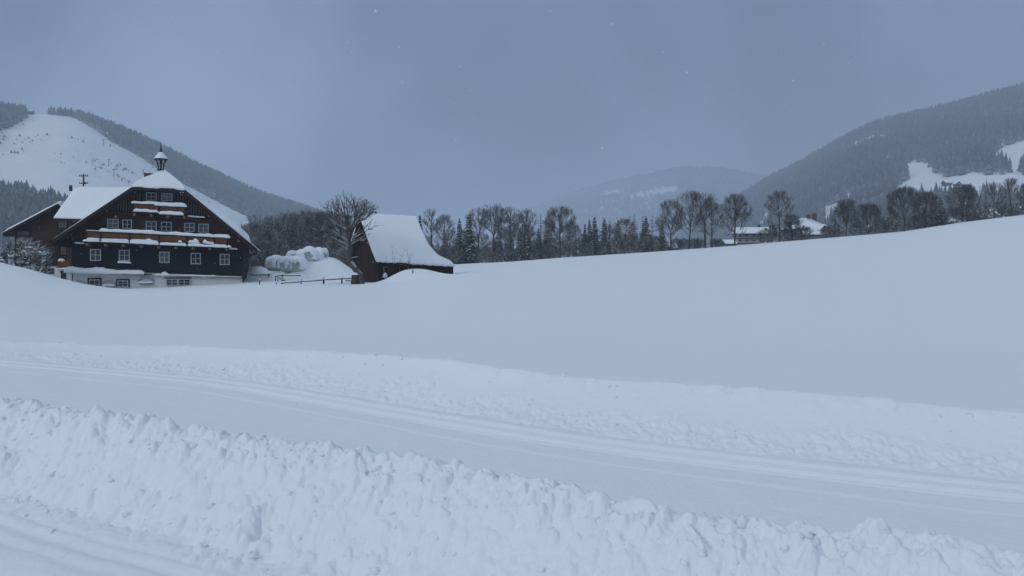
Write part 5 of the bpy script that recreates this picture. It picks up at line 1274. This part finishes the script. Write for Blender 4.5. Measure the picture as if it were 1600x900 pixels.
# ---------------------------------------------------------------- houses beyond the field
def gable_house(name, label, cat, u0, u1, vb, ve, vr, d, dep, yaw=0, wall='plaster', rows=2, cols=6, balc=True, chim=(), ridge='x', ov=.8, hipped=False, zdown=3.0):
    pl_ = Plane((u0+u1)/2, vb, d, yaw); o = empty(name, pl_.p, pl_.yaw, label=label, cat=cat); q = pl_.loc
    a = q(u0, vb)[0]; b = q(u1, vb)[0]; ze = q((u0+u1)/2, ve)[1]; zr = q((u0+u1)/2, vr, -dep/2 if ridge == 'x' else 0)[1]
    mb = MB(); mb.box(a, b, 0, dep, -zdown, ze)
    if ridge == 'y': mb.prism([(a, ze), (b, ze), ((a+b)/2, zr-.3)], .002, dep)
    else:
        for s0 in (a, b-.2):
            vs = [(s0+e, y, z) for e in (0, .2) for y, z in ((0.01, ze), (dep-.01, ze), (dep/2, (zr-.3) if not hipped else ze+.01))]; mb.add(vs, [(0, 1, 2), (5, 4, 3), (0, 3, 4, 1), (1, 4, 5, 2), (2, 5, 3, 0)])
    mb.build('wall', M[wall], o)
    mb = MB(); ms = MB()
    if ridge == 'x':
        hx = dep/2*.8 if hipped else -ov
        P0 = [(a-ov, -ov, ze-.15), (b+ov, -ov, ze-.15), (b-hx, dep/2, zr), (a+hx, dep/2, zr)]; P1 = [(a+hx, dep/2, zr), (b-hx, dep/2, zr), (b+ov, dep+ov, ze-.15), (a-ov, dep+ov, ze-.15)]
        for pp_ in (P0, P1): roofslab(mb, pp_, .25)
        Ps = [P0, P1]
        if hipped:
            for pp_ in ([(b+ov, -ov, ze-.15), (b+ov, dep+ov, ze-.15), (b-hx, dep/2, zr)], [(a-ov, dep+ov, ze-.15), (a-ov, -ov, ze-.15), (a+hx, dep/2, zr)]):
                roofslab(mb, pp_, .25); roofslab(ms, [(x, y, z+.35) for x, y, z in pp_], .34)
    else:
        m_ = (a+b)/2; P0 = [(a-ov, -ov, ze-.3), (m_, -ov, zr), (m_, dep+ov, zr), (a-ov, dep+ov, ze-.3)]; P1 = [(m_, -ov, zr), (b+ov, -ov, ze-.3), (b+ov, dep+ov, ze-.3), (m_, dep+ov, zr)]
        for pp_ in (P0, P1): roofslab(mb, pp_, .25)
        Ps = [P0, P1]
    ro = mb.build('roof', M['roof_edge'], o)
    for pp_ in Ps: roofslab(ms, [(x, y, z+.40) for x, y, z in pp_], .39)
    ms.build('snow_cover', M['roof_snow'], ro, False, bevel=.12)
    zb_ = q((u0+u1)/2, vb)[1]; fh = (ze-zb_)/rows if rows else 0
    for r_ in range(rows):
        for c_ in range(cols):
            x0_ = a+(b-a)*(c_+.5)/cols-.5; z0_ = zb_+fh*r_+fh*.38; window(o, x0_+.1, x0_+.9, z0_, z0_+min(1.1, fh*.38), -.0, 2, 1, .10, 'white')
        if balc:
            z0_ = zb_+fh*r_-.05; rh_ = min(1.0, fh*.26); mb = MB(); mb.box(a-.2, b+.3, -1.2, 0, z0_, z0_+.15); bl_ = mb.build('balcony', M['beam'], o)
            mb = MB(); n_ = int((b-a)/.3)
            for i in range(n_): mb.box(a-.2+(b-a+.5)*i/n_+.01, a-.2+(b-a+.5)*(i+1)/n_-.03, -1.2, -1.15, z0_+.15, z0_+rh_)
            mb.build('railing_boards', M['tanwood'], bl_)
    for (cx, w_, h_) in chim:
        s0 = q(cx, vr, -dep/2)[0]; mb = MB(); mb.box(s0-w_/2, s0+w_/2, dep/2-.5, dep/2+.4, zr-1.2, zr+h_); mb.build('chimney', M['brick'], ro)
    return o
gable_house('chalet', 'white chalet with two wooden balconies and snowy roof beyond the lone oval tree', 'chalet', 1151, 1206, 380.5, 364.5, 357, 215, 12, -16, 'plaster', 2, 5, True, ((1186, .8, 1.0),), 'x', 1.2)
gable_house('shed', 'low shed with snowy roof left of the white chalet', 'shed', 1135, 1149, 384, 380.5, 376.5, 205, 5, 0, 'greywood', 0, 0, False, (), 'x', .4)
gable_house('hotel', 'large house with hipped snow roof and two chimneys between the tree domes', 'house', 1252, 1291, 367, 356.5, 343, 225, 12, 4, 'greywood', 2, 6, False, ((1263, 1.0, 1.4), (1272.5, 1.1, 1.8)), 'x', .8, True)
gable_house('house', 'small gabled house with pointed dark gable beside the large hipped roof', 'house', 1283, 1293, 366, 359, 352, 210, 8, 0, 'wingwood', 1, 2, False, (), 'y', .5)
gable_house('shed', 'low long shed with snowy roof at the foot of the large hipped roof house', 'shed', 1248, 1284, 369, 366, 363, 205, 5, 3, 'greywood', 0, 0, False, (), 'x', .5)
gable_house('cabin', 'brown wooden cabin with snow roof between the broad bare trees', 'cabin', 1371, 1392, 363, 355, 349.5, 180, 6, 0, 'tanwood', 1, 3, False, (), 'y', .6)
gable_house('barn', 'long barn with broad snow roof near the right end of the field edge', 'barn', 1530, 1578, 345, 339.5, 326.5, 178, 10, 6, 'wingwood', 0, 0, False, (), 'x', .6)
gable_house('shed', 'low snow roofed shed under the dark dome shaped tree', 'shed', 1483, 1502, 351, 347, 342, 172, 5, 0, 'wingwood', 0, 0, False, (), 'x', .4)
gable_house('shed', 'tiny snowy shed between the trunks of the tall bare trees', 'shed', 1049, 1058, 391, 387, 382, 185, 4, 0, 'oldwood', 0, 0, False, (), 'x', .4)
def hill_d(hill, u, v):
    t_ = np.linspace(.01, .99, 800); x, d, z = hill.at(np.full(800, float(u)), t_); vv = HOR-(z-EYE)/d*F; return float(d[np.abs(vv-v).argmin()])-6
gable_house('farmhouse', 'distant long farmhouse on the snowy clearing of the mountain', 'farmhouse', 1478, 1492, 288.5, 285.5, 281.5, hill_d(right, 1485, 288), 10, 0, 'wingwood', 0, 0, False, (), 'x', .8, zdown=12)
gable_house('farmhouse', 'distant small gabled farmhouse right of the long one on the clearing', 'farmhouse', 1495, 1501, 289, 286.5, 283, hill_d(right, 1498, 288), 8, 0, 'wingwood', 0, 0, False, (), 'y', .8, zdown=12)
gable_house('hut', 'tiny hut at the top of the ski slope', 'hut', 42, 50, 177, 174, 171.5, 1205, 6, 0, 'wingwood', 0, 0, False, (), 'x', .6, zdown=12)
# low dark wall and hedge line along the right field edge
x0_, x1_ = P(1470, 352, 160), P(1600, 337, 160)
# ski lift pylons on the slope
for i, (u, v) in enumerate(((160, 244), (166, 258), (173, 275))):
    d = 900-i*60; x, y, z = P(u, v, d)
for i, (u, t_) in enumerate(((162, .74), (170, .60), (178, .47))):
    x, y, z = [float(q) for q in ski.at(np.array([float(u)]), np.array([t_]))]
    o = empty('lift_pylon', (x, y, z), 0, label='%s ski lift pylon on the open slope above the farmhouse' % ('highest', 'middle', 'lowest')[i], cat='ski lift', group='ski lift pylons')
    mb = MB(); mb.tube([(0, 0, -2), (0, 0, 8)], .35, 6); mb.build('post', M['metal'], o); mb = MB(); mb.box(-2, 2, -.25, .25, 7.4, 8); mb.build('cross_arm', M['metal'], o)

# ---------------------------------------------------------------- falling snow
r = np.random.default_rng(77); n = 2600; d = 4+(r.random(n)**.7)*60; u = r.uniform(-100, 1700, n); v = r.uniform(-60, 440, n)
C = np.stack([(u-800)/F*d, d, EYE+(HOR-v)/F*d], 1); C = C[C[:, 2] > .3]; n = len(C); R = (.003+.0085*r.random(n)**2.5)*(1+np.clip(C[:, 1]-12, 0, 60)/40)
oct_ = np.array([(1, 0, 0), (-1, 0, 0), (0, 1, 0), (0, -1, 0), (0, 0, 1), (0, 0, -1)], float); fo = np.array([(0, 2, 4), (2, 1, 4), (1, 3, 4), (3, 0, 4), (2, 0, 5), (1, 2, 5), (3, 1, 5), (0, 3, 5)])
jit = 1+.4*r.normal(size=(n, 6, 1))*.5; V = C[:, None]+oct_[None]*R[:, None, None]*jit; Fc = (fo[None]+(np.arange(n)*6)[:, None, None]).reshape(-1, 3)
link_mesh('falling_snow', np_mesh('falling_snow', V.reshape(-1, 3), Fc), M['snow'], None, True, label='sparse white snowflakes drifting through the air', cat='snowfall', kind='stuff')

# ---------------------------------------------------------------- haze
hz = bpy.data.materials.new('haze'); hz.use_nodes = True; t = hz.node_tree; t.nodes.clear()
o_ = N(t, 'ShaderNodeOutputMaterial'); pv = N(t, 'ShaderNodeVolumePrincipled')
pv.inputs['Color'].default_value = HAZE_C; pv.inputs['Density'].default_value = HAZE_D; pv.inputs['Anisotropy'].default_value = 0.0
t.links.new(pv.outputs[0], o_.inputs['Volume'])
mb = MB(); mb.box(-5200, 6600, -300, 9500, -40, 475); mb.build('haze', hz, None, label='cold blue haze that fades the hills', cat='haze', kind='stuff')
